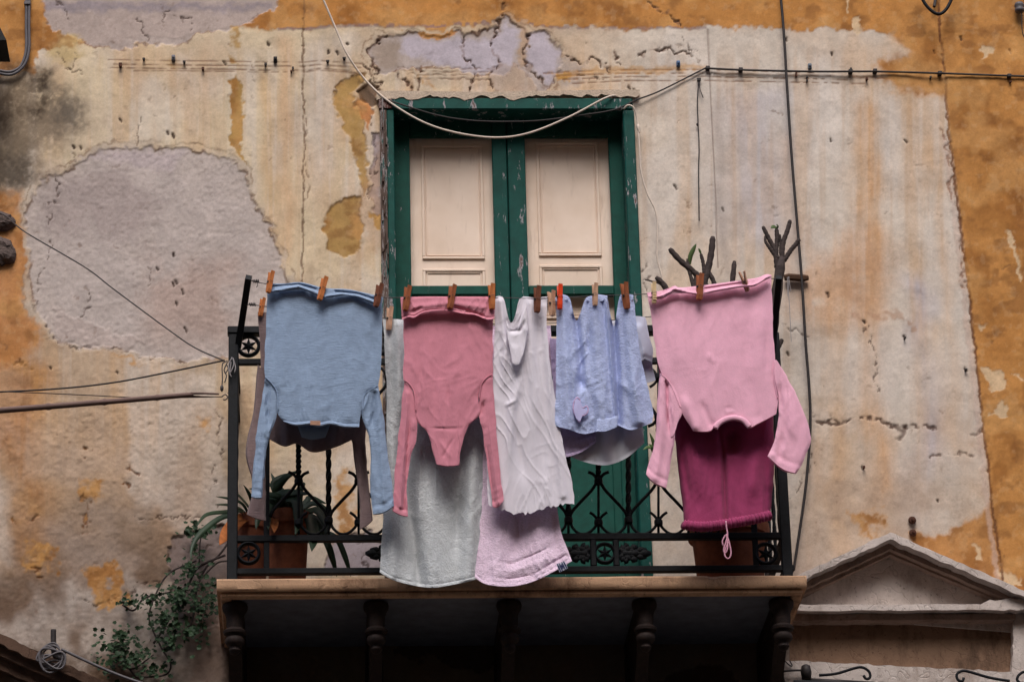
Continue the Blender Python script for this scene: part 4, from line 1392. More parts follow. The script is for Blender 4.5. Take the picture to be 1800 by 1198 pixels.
cloth('folded_hem', C_ROSE, g, [(704, 522), (745, 521), (788, 521), (830, 521), (871, 521)], [(706, 562), (718, 557), (728, 558), (745, 549), (775, 545), (795, 547), (815, 551), (835, 553), (855, 561), (869, 560)],
      [(704, 522), (705, 542), (706, 562)], [(871, 521), (870, 540), (869, 560)], Y1 - .022, bulge=.004, seed=42, wr=.002, fine=.0016, res=1.8,
      strokes=[([(730, 540), (788, 532), (850, 540)], 5, .005), ([(715, 552), (740, 541)], 3, -.006), ([(800, 540), (850, 555)], 3, -.006)], hem=[('b', 3, .004)])
cloth('hem_lip', C_ROSE, g, [(712, 556), (788, 543), (866, 556)], [(712, 564), (745, 560), (788, 556), (830, 558), (866, 562)], [(712, 556), (712, 564)], [(866, 556), (866, 562)], Y1 + .004, bulge=.003, seed=43, wr=.001, res=1.8)
cloth('sleeve', C_ROSE, g, [(711, 668), (719, 676), (727, 690)], [(690, 897), (704, 904), (718, 907)], [(711, 668), (703, 740), (695, 820), (690, 897)], [(727, 690), (733, 722), (731, 772), (722, 800), (716, 850), (718, 907)],
      Y1 + .003, bulge=.004, back=.02, seed=44, wr=.003, fine=.0014, strokes=[([(716, 690), (712, 760), (704, 890)], 3, .008), ([(722, 720), (716, 790), (710, 895)], 2.2, -.009), ([(730, 735), (724, 760)], 3, .006)], hem=[('b', 9, .002)])
cloth('sleeve', C_ROSE, g, [(846, 677), (855, 664), (866, 657)], [(866, 890), (875, 890), (885, 879)], [(846, 677), (842, 720), (850, 770), (858, 830), (866, 890)], [(866, 657), (870, 720), (877, 800), (885, 879)],
      Y1 + .003, bulge=.004, back=.02, seed=45, wr=.003, fine=.0014, strokes=[([(850, 700), (846, 735)], 3, -.014), ([(858, 690), (862, 780), (876, 885)], 3, .008), ([(852, 760), (868, 885)], 2.0, -.008)], hem=[('b', 9, .002)])
# --- off-white sheet
g = garment('sheet', 930, 700, Y1, 'off-white cotton sheet with frayed hem and a sagging pouch at the top', 'sheet')
cloth('cotton', C_WHITE, g, [(868, 523), (878, 520), (886, 526), (892, 552), (898, 567), (905, 556), (912, 528), (920, 524), (940, 526), (962, 525)],
      [(858, 886), (880, 894), (905, 902), (930, 901), (955, 893), (985, 887), (1010, 884)], [(868, 523), (869, 600), (864, 700), (856, 800), (858, 886)],
      [(962, 525), (963, 600), (972, 670), (984, 750), (997, 810), (1008, 860), (1010, 884)], Y1, Y1 + .02, thick=.003, seed=51, wr=.004, fine=.0014, rag=6, res=1.7,
      strokes=[([(880, 530), (888, 600), (886, 700)], 6, .014), ([(932, 535), (936, 650), (950, 860)], 8, .010), ([(898, 570), (905, 600)], 12, -.014), ([(920, 640), (900, 720), (890, 870)], 7, .012),
               ([(955, 540), (968, 700), (990, 870)], 6, .008), ([(885, 715), (910, 700)], 3, .006), ([(905, 740), (925, 860)], 8, -.010), ([(940, 700), (960, 850)], 9, -.007)])
cloth('pouch_fold', C_WHITE, g, [(890, 562), (898, 578), (910, 574), (918, 548), (924, 530)], [(900, 636), (906, 641), (914, 639)], [(890, 562), (892, 600), (900, 636)], [(924, 530), (928, 575), (923, 612), (914, 639)],
      Y1 - .018, thick=.003, bulge=.006, seed=52, wr=.002, fine=.0022, strokes=[([(897, 582), (915, 580), (924, 560)], 3, -.012), ([(905, 600), (907, 636)], 8, .006)], res=1.8)
cloth('top_roll', C_WHITE, g, [(912, 526), (922, 521), (940, 523), (963, 521)], [(913, 531), (925, 530), (943, 534), (962, 531)], [(912, 526), (913, 531)], [(963, 521), (962, 531)], Y1 + .004, bulge=.003, seed=53, res=1.5)
# --- pale blue towel
g = garment('towel', 1055, 640, Y1, 'pale blue terry towel pinned in three bunches with a small pink patch', 'towel')
cloth('terry', C_SKY, g, [(977, 523), (990, 520), (1001, 523), (1007, 545), (1013, 564), (1020, 550), (1030, 524), (1047, 519), (1066, 521), (1072, 548), (1079, 574), (1084, 548), (1090, 519), (1101, 516), (1113, 518)],
      [(976, 748), (1000, 754), (1025, 762), (1050, 757), (1080, 746), (1110, 755), (1147, 742)], [(977, 523), (978, 620), (976, 748)], [(1113, 518), (1121, 590), (1133, 660), (1149, 720), (1147, 742)],
      Y1, Y1 + .01, thick=.006, seed=55, wr=.004, fine=.0022,
      strokes=[([(988, 525), (994, 640), (1000, 750)], 9, 0.0240), ([(1012, 560), (1022, 640), (1020, 700)], 6, -0.0330), ([(1045, 525), (1052, 640), (1060, 750)], 12, 0.0270), ([(1079, 570), (1084, 650), (1088, 745)], 6, -0.0420),
               ([(1101, 520), (1110, 640), (1125, 740)], 10, 0.0240), ([(1065, 525), (1080, 700), (1082, 745)], 3, 0.0240), ([(1015, 660), (1032, 690)], 5, -0.0120), ([(1036, 560), (1034, 640)], 4, -0.0120)], hem=[('b', 3, .002)])
for a_, b_ in (((976, 998)), ((1030, 1068)), ((1089, 1114))):
    cloth('top_roll', C_SKY, g, [(a_, 523), ((a_ + b_) / 2, 517), (b_, 520)], [(a_, 528), ((a_ + b_) / 2, 530), (b_, 526)], [(a_, 523), (a_, 528)], [(b_, 520), (b_, 526)], Y1 - .014, bulge=.003, seed=int(a_), res=1.5)
cloth('cut_edge', C_SKY, g, [(1050, 735), (1070, 734), (1086, 730)], [(1048, 758), (1066, 757), (1084, 750)], [(1050, 735), (1048, 758)], [(1086, 730), (1084, 750)], Y1 - .02, bulge=.003, seed=57, res=2)
cloth('patch', cloth_mat('pink patch', (190, 188, 230), 'sheet'), g, [(1010, 704), (1014, 700), (1019, 704)], [(1014, 735), (1019, 740), (1024, 730)], [(1010, 704), (1009, 720), (1014, 735)], [(1019, 704), (1026, 717), (1031, 722), (1024, 730)], Y1 - .012, thick=.002, seed=58, res=1.5)
lp = spline([(1014, 698), (1009, 706), (1008, 720), (1013, 734), (1019, 742), (1021, 732), (1030, 728), (1034, 720), (1031, 713), (1025, 717), (1020, 711), (1019, 702), (1014, 698)], 40)
ptch = MB().tube([at(p[0], p[1], Y1 - .008) for p in lp], .0026, 6)
part('patch_outline', ptch, plain('pink stitching', (198, 170, 208), .9), g, True)
# --- magenta trousers hung by the legs on the inner line
g = garment('trousers', 1270, 780, Y2, 'magenta fleece trousers hanging upside down behind the pink sweatshirt', 'trousers')
cloth('body', C_PURP, g, [(1152, 560), (1260, 550), (1352, 545)], [(1203, 928), (1230, 931), (1260, 929), (1290, 924), (1320, 919), (1354, 912)], [(1152, 560), (1157, 650), (1180, 740), (1192, 820), (1203, 928)],
      [(1352, 545), (1360, 740), (1359, 850), (1354, 912)], Y2 + .01, Y2 - .005, bulge=.03, back=.03, seed=61, wr=.004, fine=.001,
      strokes=[([(1262, 740), (1272, 800), (1276, 915)], 4, -0.0170), ([(1290, 750), (1284, 806)], 13, -0.0374), ([(1215, 760), (1240, 900)], 16, 0.0170), ([(1330, 780), (1320, 890)], 12, 0.0170),
               ([(1195, 760), (1215, 900)], 5, -0.0102), ([(1345, 780), (1346, 900)], 5, -0.0068)])
wb_ = [(1201, 915), (1203, 928), (1230, 931), (1260, 929), (1290, 924), (1320, 919), (1354, 911), (1355, 898)]
wst = MB()
bp = spline([(1202, 922), (1230, 925), (1260, 923), (1290, 918), (1320, 913), (1355, 905)], 90)
wst.tube([at(p[0], p[1], Y2 - .028 - .004 * math.sin(k * 1.9) - .012 * (1 - abs(2 * k / 89 - 1) ** 3)) for k, p in enumerate(bp)], [.017 + .0028 * math.sin(k * 1.9) for k in range(90)], 10, flat=.7)
part('gathered_waistband', wst, C_PURP, g, True)
dr = MB()
for pts in ([(1276, 915), (1277, 926), (1279, 940), (1276, 952), (1272, 966), (1275, 972), (1279, 962), (1278, 948), (1277, 938)], [(1277, 938), (1282, 954), (1285, 972), (1281, 981), (1275, 978), (1274, 968), (1280, 952)], [(1275, 940), (1270, 950), (1271, 958)]):
    dr.tube([at(p[0], p[1], Y2 - .055) for p in spline(pts, 30)], .0028, 6)
part('drawstring', dr, plain('pink cord', (206, 150, 170), .9), g, True)
# --- pink sweatshirt
g = garment('sweatshirt', 1260, 640, Y1, 'pale pink fleece sweatshirt hanging upside down, rightmost on the line', 'sweatshirt')
cloth('body', C_PINK, g, [(1138, 517), (1180, 512), (1230, 506), (1300, 496), (1356, 487)], [(1220, 757), (1236, 758), (1250, 756), (1259, 746), (1280, 737), (1304, 738), (1318, 750), (1332, 744), (1350, 735), (1365, 727)],
      [(1138, 517), (1147, 575), (1157, 640), (1166, 664), (1180, 684), (1196, 720), (1220, 757)], [(1356, 487), (1358, 550), (1362, 632), (1359, 660), (1367, 700), (1365, 727)], Y1, bulge=.006, back=.03, seed=71, wr=.003, fine=.0008,
      strokes=[([(1200, 690), (1222, 750)], 8, .010), ([(1250, 560), (1260, 730)], 26, .005), ([(1330, 520), (1340, 700)], 14, .006), ([(1180, 560), (1190, 660)], 12, .005), ([(1230, 700), (1250, 745)], 6, -.006),
               ([(1345, 560), (1350, 690)], 6, -.006), ([(1240, 620), (1262, 640)], 6, .003), ([(1310, 640), (1330, 730)], 10, -.004), ([(1271, 717), (1291, 716)], 3, -.0022), ([(1272, 724), (1290, 723)], 2, .0018)])
cloth('hem_fold', C_PINK, g, [(1137, 514), (1160, 511), (1176, 506), (1186, 502), (1196, 505), (1230, 502), (1290, 494), (1330, 488), (1346, 482), (1356, 483)],
      [(1140, 523), (1160, 526), (1180, 517), (1205, 515), (1230, 518), (1260, 512), (1300, 505), (1325, 503), (1342, 494), (1356, 487)], [(1137, 514), (1138, 519), (1140, 523)], [(1356, 483), (1357, 485), (1356, 487)],
      Y1 - .024, bulge=.004, seed=72, wr=.001, res=1.6,
      strokes=[([(1140, 521), (1165, 520), (1186, 507), (1210, 513), (1230, 517)], 2.4, .008), ([(1230, 517), (1262, 509), (1300, 503), (1328, 500), (1350, 486)], 2.4, .008), ([(1165, 513), (1186, 504)], 1.6, -.005), ([(1240, 507), (1300, 498)], 2, -.006)])
cloth('sleeve', C_PINK, g, [(1160, 656), (1169, 661), (1178, 672)], [(1135, 833), (1150, 847), (1171, 857)], [(1160, 656), (1155, 720), (1152, 770), (1143, 803), (1135, 833)], [(1178, 672), (1188, 720), (1186, 770), (1180, 805), (1171, 857)],
      Y1 + .004, bulge=.007, back=.03, seed=73, fine=.0012, strokes=[([(1172, 672), (1176, 770)], 3.0, -.018), ([(1163, 680), (1162, 780), (1152, 840)], 6, .008), ([(1180, 700), (1184, 760)], 3, .006)], hem=[('b', 10, .003)])
cloth('underarm', C_PINK, g, [(1176, 670), (1188, 684), (1200, 712)], [(1178, 768), (1184, 764), (1190, 748)], [(1176, 670), (1175, 720), (1178, 768)], [(1200, 712), (1198, 730), (1190, 748)], Y1 - .002, bulge=.003, seed=74)
cloth('sleeve', C_PINK, g, [(1361, 634), (1364, 632), (1367, 635)], [(1349, 801), (1375, 823), (1400, 832)], [(1361, 634), (1359, 664), (1368, 700), (1368, 735), (1361, 775), (1349, 801)], [(1367, 635), (1386, 668), (1408, 713), (1425, 767), (1414, 803), (1400, 832)],
      Y1 + .004, bulge=.008, back=.03, seed=75, fine=.0014, strokes=[([(1368, 660), (1375, 740)], 4, -.008), ([(1385, 680), (1398, 790)], 9, .010), ([(1375, 760), (1368, 805)], 5, -.006)], hem=[('b', 11, .003)])
cl = MB()
cp_ = spline([(1257, 752), (1263, 744), (1275, 737), (1290, 734), (1306, 738), (1318, 750)], 40)
cl.tube([at(p[0], p[1], Y1 - .012) for p in cp_], .0105, 10, flat=.6)
part('collar', cl, C_PINK, g, True)

for root, mt, sl_ in (('sweater.001', C_BLUE, ([(466, 662), (478, 674), (487, 690), (489, 722)], [(665, 677), (655, 683), (641, 694), (636, 720)])),
                      ('bodysuit', C_ROSE, ([(711, 668), (720, 675), (728, 690), (731, 722)], [(866, 657), (855, 664), (846, 676), (842, 700)])),
                      ('sweatshirt', C_PINK, ([(1160, 656), (1172, 666), (1182, 682), (1196, 716)], [(1362, 634), (1360, 662), (1367, 700)]))):
    for q in sl_:
        part('seam', MB().tube([at(p[0], p[1], Y1 - .0065) for p in spline(q, 24)], .0019, 6), mt, bpy.data.objects[root], True)

# ------------------------------------------------------------------ clothes lines
M_WIRE = plain('galvanised wire', (66, 62, 64), .5, .3, 90, .5, .2, .0005, metal=.4)
ln = thing('clothes_line', at(900, 530, Y1), 'outer wire clothes line strung between the leaning bars', 'clothes line', 'clothes lines')
L1 = [(437, 492), (470, 499), (520, 502), (571, 508), (660, 521), (704, 523), (788, 523), (870, 523), (945, 524), (1046, 520), (1100, 518), (1138, 516), (1230, 505), (1320, 492), (1369, 489)]
part('wire', MB().tube([at(p[0], p[1], Y1) for p in spline(L1, 160)], .0016, 6), M_WIRE, ln, True)


def knot(px, py, y, n=4, r=5, s=1):
    q = []
    for k in range(n * 8):
        a_ = k / 8 * 2 * math.pi
        q.append(at(px, py, y) + np.array([s * k / 8 * .006, math.cos(a_) * .006, math.sin(a_) * .006]))
    return MB().tube(q, .0016, 5)


part('wire_twist', knot(444, 494, Y1, 4), M_WIRE, ln, True)
part('wire_end', MB().tube([at(p[0], p[1], Y1) for p in ((452, 496), (453, 501), (451, 505))], .0014, 5), M_WIRE, ln, True)
ln = thing('clothes_line', at(900, 560, Y2), 'inner wire clothes line, half way down the leaning bars', 'clothes line', 'clothes lines')
L2 = [(430, 535), (449, 536), (520, 545), (684, 560), (850, 569), (960, 568), (1060, 564), (1120, 558), (1150, 556), (1260, 548), (1362, 538)]
part('wire', MB().tube([at(p[0], p[1], Y2) for p in spline(L2, 120)], .0016, 6), M_WIRE, ln, True)
part('wire_twist', knot(438, 535, Y2, 4), M_WIRE, ln, True)

# ------------------------------------------------------------------ clothes pegs


def wood(name, rgb):
    return plain(name, rgb, .7, .22, 30, .25, .3, .001, stretch=(3, 3, .25))


PEGM = {'o': wood('orange peg wood', (186, 112, 62)), 'd': wood('dark peg wood', (110, 64, 44)), 'm': wood('brown peg wood', (146, 84, 52)), 'p': wood('pale peg wood', (190, 150, 124)),
        'r': plain('red plastic', (226, 66, 24), .35, .05, 20, .5, 0), 'y': plain('cream plastic', (214, 186, 142), .45, .06, 20, .5, 0)}


def jaw_mb(s, plastic=False):
    """one half of a peg, inner side at y=0, outer side towards s; z=0 at the spring"""
    w = .0058
    prof = [(s * .0006, -.043), (s * .0055, -.043), (s * .0080, -.030), (s * .0090, -.004), (s * .0085, .004), (s * .0100, .030), (s * .0118, .044), (s * .0080, .0445), (s * .0030, .012), (s * .0006, .006)]
    mb = MB()
    mb.prism(prof, -w, w, axis=0)
    if plastic:
        for z in (-.032, -.022, -.012):
            mb.box(-w * 1.05, w * 1.05, min(s * .0085, s * .0102), max(s * .0085, s * .0102), z, z + .004)
    return mb


SPRING = MB()
for sx in (-.0064, .0064):
    q = []
    for k in range(25):
        a_ = k / 8 * 2 * math.pi
        q.append((sx * (1 + .06 * k / 8), .0035 * math.cos(a_), .0035 * math.sin(a_)))
    SPRING.tube(q, .0009, 5)
SPRING.tube([(-.0064, .0112, .001), (.0064, .0112, .001)], .0009, 5)
SPRING.tube([(-.0064, -.0112, .001), (.0064, -.0112, .001)], .0009, 5)
PEGME = {}
for k, m in PEGM.items():
    PEGME[k] = [mesh_of('jaw', jaw_mb(s, k == 'y'), m) for s in (-1, 1)]
SPRME = mesh_of('spring', SPRING, M_WIRE, smooth=True)


def peg(x0, y0, x1, y1, y, kind, label, yaw):
    a_, b_ = at(x0, y0, y), at(x1, y1, y)
    c = (a_ + b_) / 2
    t = thing('clothes_peg', c, label, 'peg', 'clothes pegs on the lines')
    t.rotation_mode = 'XYZ'
    tilt = math.atan2(a_[0] - b_[0], a_[2] - b_[2])
    t.rotation_euler = (0, tilt, math.radians(yaw))
    sc = np.linalg.norm(a_ - b_) / .0875
    t.scale = (sc * 1.25, sc * 1.15, sc)
    for m in PEGME[kind]:
        o = bpy.data.objects.new('jaw', m)
        COL.objects.link(o)
        o.parent = t
    o = bpy.data.objects.new('spring', SPRME)
    COL.objects.link(o)
    o.parent = t


YP = Y1 - .034
for a in [(478, 477, 471, 515, YP, 'o', 'orange wooden peg on the top left corner of the blue sweater', 30), (572, 487, 561, 528, YP, 'o', 'wooden peg at the middle of the blue sweater hem', 28),
          (669, 499, 660, 540, YP, 'd', 'dark wooden peg on the right corner of the blue sweater', 35), (718, 503, 712, 546, YP, 'm', 'brown peg on the left corner of the rose bodysuit', 30),
          (797, 501, 790, 543, YP, 'm', 'brown peg at the middle of the rose bodysuit', 35), (864, 500, 865, 543, YP, 'o', 'wooden peg where the rose bodysuit meets the white sheet', 25),
          (945, 504, 944, 549, YP, 'd', 'dark brown upright peg on the off-white sheet', 25), (969, 512, 971, 555, YP + .02, 'p', 'pale bare peg between the white sheet and the red peg', 40),
          (984, 501, 984, 543, YP, 'r', 'bright red plastic peg on the pale blue towel', 10), (1046, 499, 1046, 537, YP, 'p', 'pale wooden peg at the middle of the pale blue towel', 20),
          (1096, 498, 1103, 542, YP, 'm', 'brown leaning peg on the right bunch of the pale blue towel', 35), (1149, 497, 1150, 533, YP, 'y', 'cream plastic peg on the left corner of the pink sweatshirt', 10),
          (1231, 482, 1229, 527, YP, 'm', 'brown peg at the middle of the pink sweatshirt hem', 25), (1297, 481, 1321, 508, YP, 'p', 'slanting peg near the right end of the pink sweatshirt', 60),
          (463, 524, 457, 556, Y2 - .01, 'o', 'orange peg holding the taupe sweater on the inner line', 35), (686, 540, 683, 580, Y2 - .01, 'p', 'pale peg holding the grey towel on the inner line', 30)]:
    peg(*a)
# ------------------------------------------------------------------ cables, wires and wall fittings


def cable(name, pts, y, r, mat, label, cat, n=None, group=None, parts=None, sides=7):
    """pts (px,py[,dy])"""
    p = spline([(*q, 0) if len(q) == 2 else q for q in pts], n or max(20, len(pts) * 12))
    t = thing(name, at(p[len(p) // 2][0], p[len(p) // 2][1], y), label, cat, group)
    part('wire' if r < .003 else 'sheath', MB().tube([at(q[0], q[1], y + q[2]) for q in p], r, sides), mat, t, True)
    return t


M_WCAB = plain('white cable', (206, 190, 176), .5, .12, 30)
M_BCAB = plain('black cable', (44, 38, 38), .6, .25, 40)
M_GCAB = plain('grey conduit', (92, 88, 92), .55, .2, 40)
M_RUST = plain('rusty iron', (78, 48, 36), .85, .45, 60, .3, .6, .001)
M_NAIL = plain('dark iron', (44, 38, 38), .7, .3, 60, .4, .4, .001)
t = cable('cable', [(560, -20, -.02), (590, 50), (610, 95), (640, 138, .02), (680, 176, .01), (740, 213), (800, 233), (870, 242), (930, 234), (1000, 206), (1063, 173, .0), (1085, 168, .02), (1112, 168, .02)], -.035, .0042, M_WCAB,
          'white cable swooping down across the head of the green door', 'cable', 120)
cable('cable', [(680, 176, .01), (700, 182), (770, 203), (830, 212), (890, 214), (950, 212), (1020, 203), (1080, 193), (1118, 176, .012), (1160, 160, .02), (1240, 120, .02)], -.03, .0032, M_BCAB,
      'thin black cable hung behind the white one over the door', 'cable', 100)
t = cable('cable', [(1240, 120), (1300, 123), (1430, 126), (1540, 126), (1650, 129), (1760, 133), (1860, 136)], -.012, .0042, M_BCAB, 'dark horizontal cable clipped along the wall at top right', 'cable', 80)
for x, y in ((1244, 120), (1302, 123), (1495, 126), (1538, 125), (1652, 129), (1774, 134)):
    c = at(x, y, -.012)
    part('clip', MB().box(c[0] - .008, c[0] + .008, -.022, .002, c[2] - .007, c[2] + .007, .002), M_NAIL, t)
cable('cable', [(1371, -20), (1378, 60), (1384, 160), (1392, 280), (1402, 400), (1410, 500), (1416, 600), (1423, 690), (1424, 760), (1417, 850), (1406, 930), (1395, 1002)], -.03, .0054, M_BCAB,
      'black cable hanging down the wall right of the pink sweatshirt', 'cable', 140)
t = cable('cable', [(1096, 192), (1104, 185, -.01), (1114, 190, -.01), (1120, 210), (1123, 240), (1127, 300), (1138, 340), (1152, 370), (1156, 400), (1155, 450), (1162, 480), (1168, 505)], -.03, .0034, M_WCAB, 'thin white cable with a coupling dropping right of the door frame', 'cable', 110)
c0, c1 = at(1121, 219, -.03), at(1124, 233, -.03)
part('coupling', MB().tube([c0, c0 * .8 + c1 * .2, c0 * .5 + c1 * .5, c1], [.005, .0075, .0075, .0045], 10), M_WCAB, t, 'auto')
t = cable('cord', [(1228, 142), (1226, 180), (1227, 215), (1229, 260), (1228, 300), (1229, 388)], -.012, .0022, M_BCAB, 'dark cord hanging straight from a nail right of the door', 'cord', 50)
part('loose_end', MB().tube([at(p[0], p[1], -.014) for p in spline([(1228, 144), (1231, 158), (1236, 172)], 10)], .0018, 6), M_BCAB, t, True)
part('knot', MB().lathe([(.001, -.007), (.005, -.003), (.005, .003), (.001, .007)], at(1226, 219, -.013), 8), M_BCAB, t, True)
# wires and pole to the left of the railing
cable('wire', [(-30, 366, .12), (8, 378, .12), (45, 408), (150, 470), (200, 508), (300, 582), (345, 612), (395, 634)], -.42, .0026, M_WIRE, 'dark wire slanting across the bare grey plaster to the railing post', 'wire', 80)
cable('wire', [(-30, 690), (100, 683), (200, 672), (300, 653), (395, 633)], -.50, .0032, M_BCAB, 'upper dark wire running from the left edge to the railing', 'wire', 60)
cable('wire', [(-30, 687), (60, 690), (150, 694), (260, 699), (390, 697)], -.505, .0018, M_BCAB, 'thin lower wire tied along the bamboo pole', 'wire', 60)
M_BAMB = plain('weathered bamboo', (112, 90, 84), .75, .25, 40, .3, .5, .002, stretch=(.2, 3, 3))
t = thing('bamboo_pole', at(170, 708, -.53), 'weathered grey bamboo pole lashed to the left railing post', 'pole')
pp = spline([(-60, 726), (0, 721), (150, 709), (340, 693)], 70)
rad = [.0115 - .0025 * k / 69 for k in range(70)]
for j in (25, 42, 58):
    rad[j] *= 1.25
part('cane', MB().tube([at(p[0], p[1], -.53) for p in pp], rad, 12), M_BAMB, t, True)
part('split_end', MB().tube([at(p[0], p[1], -.535) for p in [(335, 691), (360, 691), (385, 692)]], [.005, .004, .003], 6).tube([at(p[0], p[1], -.528) for p in [(335, 696), (355, 697), (372, 697)]], [.004, .003, .0015], 6), M_BAMB, t)
t = thing('string', at(405, 650, -.58), 'tangle of pale string and wire tied round the left railing post', 'string')
M_STR = plain('grey string', (150, 144, 146), .9, .2, 40)
sm = MB()
for pts in ([(408, 628), (402, 640), (404, 655), (411, 640), (409, 628), (414, 645), (412, 655)], [(406, 636), (404, 655), (407, 662)]):
    sm.tube([at(p[0], p[1], -.592) for p in spline(pts, 30)], .0022, 6)
part('string_bow', sm, M_STR, t, True)
sm = MB()
for pts in ([(400, 634), (391, 640), (391, 665), (390, 680)], [(400, 636), (394, 650), (398, 660), (395, 672)], [(398, 640), (401, 648), (396, 656)], [(390, 697), (396, 693), (402, 698), (405, 692), (400, 690)], [(405, 690), (398, 701), (392, 702)]):
    sm.tube([at(p[0], p[1], -.575) for p in spline(pts, 24)], .0022, 6)
part('wire_tail', sm, M_WIRE, t, True)
part('tassel', MB().lathe([(.002, .012), (.006, .006), (.006, -.006), (.001, -.014)], at(390, 682, -.575), 8), M_WIRE, t, True)
# conduit loop and lamp corner top left
t = thing('conduit', at(48, 60, -.03), 'twin grey conduit bending under the top left corner of the photo', 'conduit')
for dx in (0, 5):
    cp2 = spline([(52 - dx, -30), (51 - dx, 40), (51 - dx, 86), (44 - dx, 112), (28, 128 - dx), (8, 131 - dx), (-40, 118 - dx)], 60)
    part('pipe', MB().tube([at(p[0], p[1], -.02) for p in cp2], .0056, 9), M_GCAB, t, True)
part('clip', MB().box(at(46, 12)[0] - .006, at(52, 12)[0] + .006, -.03, .002, at(50, 14)[2], at(50, 8)[2], .002), M_GCAB, t)
t = thing('wall_lamp', at(-20, 80, -.2), 'black lamp corner poking in at the upper left edge', 'lamp')
q = [at(-60, 30, -.2), at(-6, 50, -.2), at(15, 92, -.2), at(-60, 92, -.2)]
part('lamp_hood', MB().prism([(p[0], p[2]) for p in q], -.30, -.12), M_IRON, t)
part('bracket_arm', MB().tube([at(-40, 60, -.12), at(-50, 70, 0.0)], .01, 8), M_IRON, t)
# iron loop top right and insulator
t = thing('iron_bracket', at(1648, 10, -.05), 'black iron loop at the top edge, right of the vertical cable', 'bracket')
part('loop', MB().tube([at(p[0], p[1], -.06) for p in spline([(1612, -30), (1622, 0), (1636, 18), (1650, 25), (1662, 18), (1672, 0), (1682, -30)], 40)], .0066, 9), M_IRON, t, True)
part('stay', MB().tube([at(1642, 12, -.03), at(1648, -20, 0.0)], .006, 8), M_NAIL, t)
t = thing('insulator', at(1795, 12, -.04), 'grey insulator knob with its wire in the top right corner', 'insulator')
part('knob', MB().lathe([(.004, -.022), (.017, -.018), (.02, -.006), (.013, 0), (.02, .008), (.016, .02), (.004, .024)], at(1792, 14, -.03), 16), M_GCAB, t, True)
part('wire', MB().tube([at(p[0], p[1], -.035) for p in spline([(1796, 22), (1798, 60), (1812, 80)], 14)], .0022, 6), M_BCAB, t, True)
# little iron fixings
FIX = [(212, 116, 5, 8), (253, 106, 4, 4), (324, 111, 4, 4), (357, 123, 4, 6), (467, 115, 4, 5), (515, 122, 3, 5), (512, 128, 3, 3), (576, 110, 5, 4), (605, 105, 5, 4),
       (1399, 133, 3, 9), (1418, 138, 3, 4), (1418, 144, 3, 4), (1523, 141, 4, 5), (1635, 138, 3, 4), (1495, 124, 3, 6), (1775, 146, 4, 3), (1228, 142, 6, 6), (1590, 595, 3, 3), (1518, 822, 3, 5), (1697, 651, 4, 3)]
ROWL = ['outermost left', 'second', 'third', 'fourth', 'fifth', 'sixth', 'lower seventh']
FIXL = [q + ' rusty iron peg of the row left of the door seam' for q in ROWL] + ['left one of two iron pegs just right of the plaster seam', 'right one of two iron pegs just right of the plaster seam',
        'tall iron peg below the horizontal cable, beside the vertical cable', 'upper of two short pegs right of the vertical cable', 'lower of two short pegs right of the vertical cable', 'iron peg under the middle of the horizontal cable',
        'iron peg under the cable, left of the orange seam', 'iron peg clamped on the middle of the horizontal cable', 'iron peg under the cable close to the right edge', 'nail that the straight dark cord hangs from',
        'lone nail in the pale plaster halfway down the right wall', 'lone nail below the dark row of pits on the right wall', 'lone nail close to the left side of the orange seam']
for k, (x, y, w, h) in enumerate(FIX):
    c = at(x, y)
    mb = MB()
    mb.box(c[0] - w * .0009, c[0] + w * .0009, -.012, .004, c[2] - h * .0010, c[2] + h * .0010, .001)
    mb.box(c[0] - w * .0013, c[0] + w * .0013, -.017, -.0115, c[2] - h * .0013, c[2] + h * .0008, .001)
    single('wall_nail', mb, M_NAIL if k % 3 else M_RUST, FIXL[k], 'nail', 'iron pegs in the plaster')
for x, y, c_, lb in ((305, 103, (120, 120, 128), 'grey metal clip high on the left wall, left of the door'), (484, 106, (34, 32, 34), 'black clip on the wall beside the vertical seam'),
                     (1192, 113, (84, 112, 150), 'small blue plate above the right corner of the door'), (1423, 118, (110, 120, 132), 'small grey plate above the horizontal cable')):
    c = at(x, y)
    mb = MB().box(c[0] - .007, c[0] + .007, -.014, .003, c[2] - .012, c[2] + .010, .002).box(c[0] - .005, c[0] + .005, -.02, -.0145, c[2] - .004, c[2] + .004, .001)
    single('wall_clip', mb, plain('clip paint', c_, .6), lb, 'clip')
for x, y, r, lb in ((1603, 915, 6.5, 'upper rusty bolt above the pediment'), (1604, 937, 6, 'lower rusty bolt just above the pediment edge')):
    c = at(x, y)
    k = r * .00212
    mb = MB().lathe([(k * .2, 0), (k, -.002), (k * 1.1, -.008), (k * .9, -.016), (k * .45, -.018), (k * .4, -.026), (k * .1, -.027)], np.array([c[0], 0, c[2]]), 18, axis=1)
    single('rusty_bolt', mb, M_RUST, lb, 'bolt', 'bolts above the pediment', 'auto')
# wooden stub with strings
M_STUB = plain('old brown wood', (78, 56, 42), .85, .4, 50, .2, .7, .002, stretch=(.3, 2, 2))
t = thing('wooden_peg', at(1400, 488, -.04), 'short brown wooden block stuck in the wall behind the black cable', 'block')
c = at(1400, 488, -.02)
part('block', MB().tube([at(1379, 488, -.02), at(1386, 487, -.02), at(1412, 489, -.02), at(1421, 488, -.02)], [.012, .0145, .0145, .010], 7), M_STUB, t)
sm = MB()
for pts in ([(1387, 486), (1386, 510), (1388, 540), (1391, 600)], [(1386, 486), (1389, 505), (1390, 512)], [(1384, 487), (1385, 520)]):
    sm.tube([at(p[0], p[1], -.038) for p in spline(pts, 14)], .0012, 5)
part('string', sm, M_STR, t)
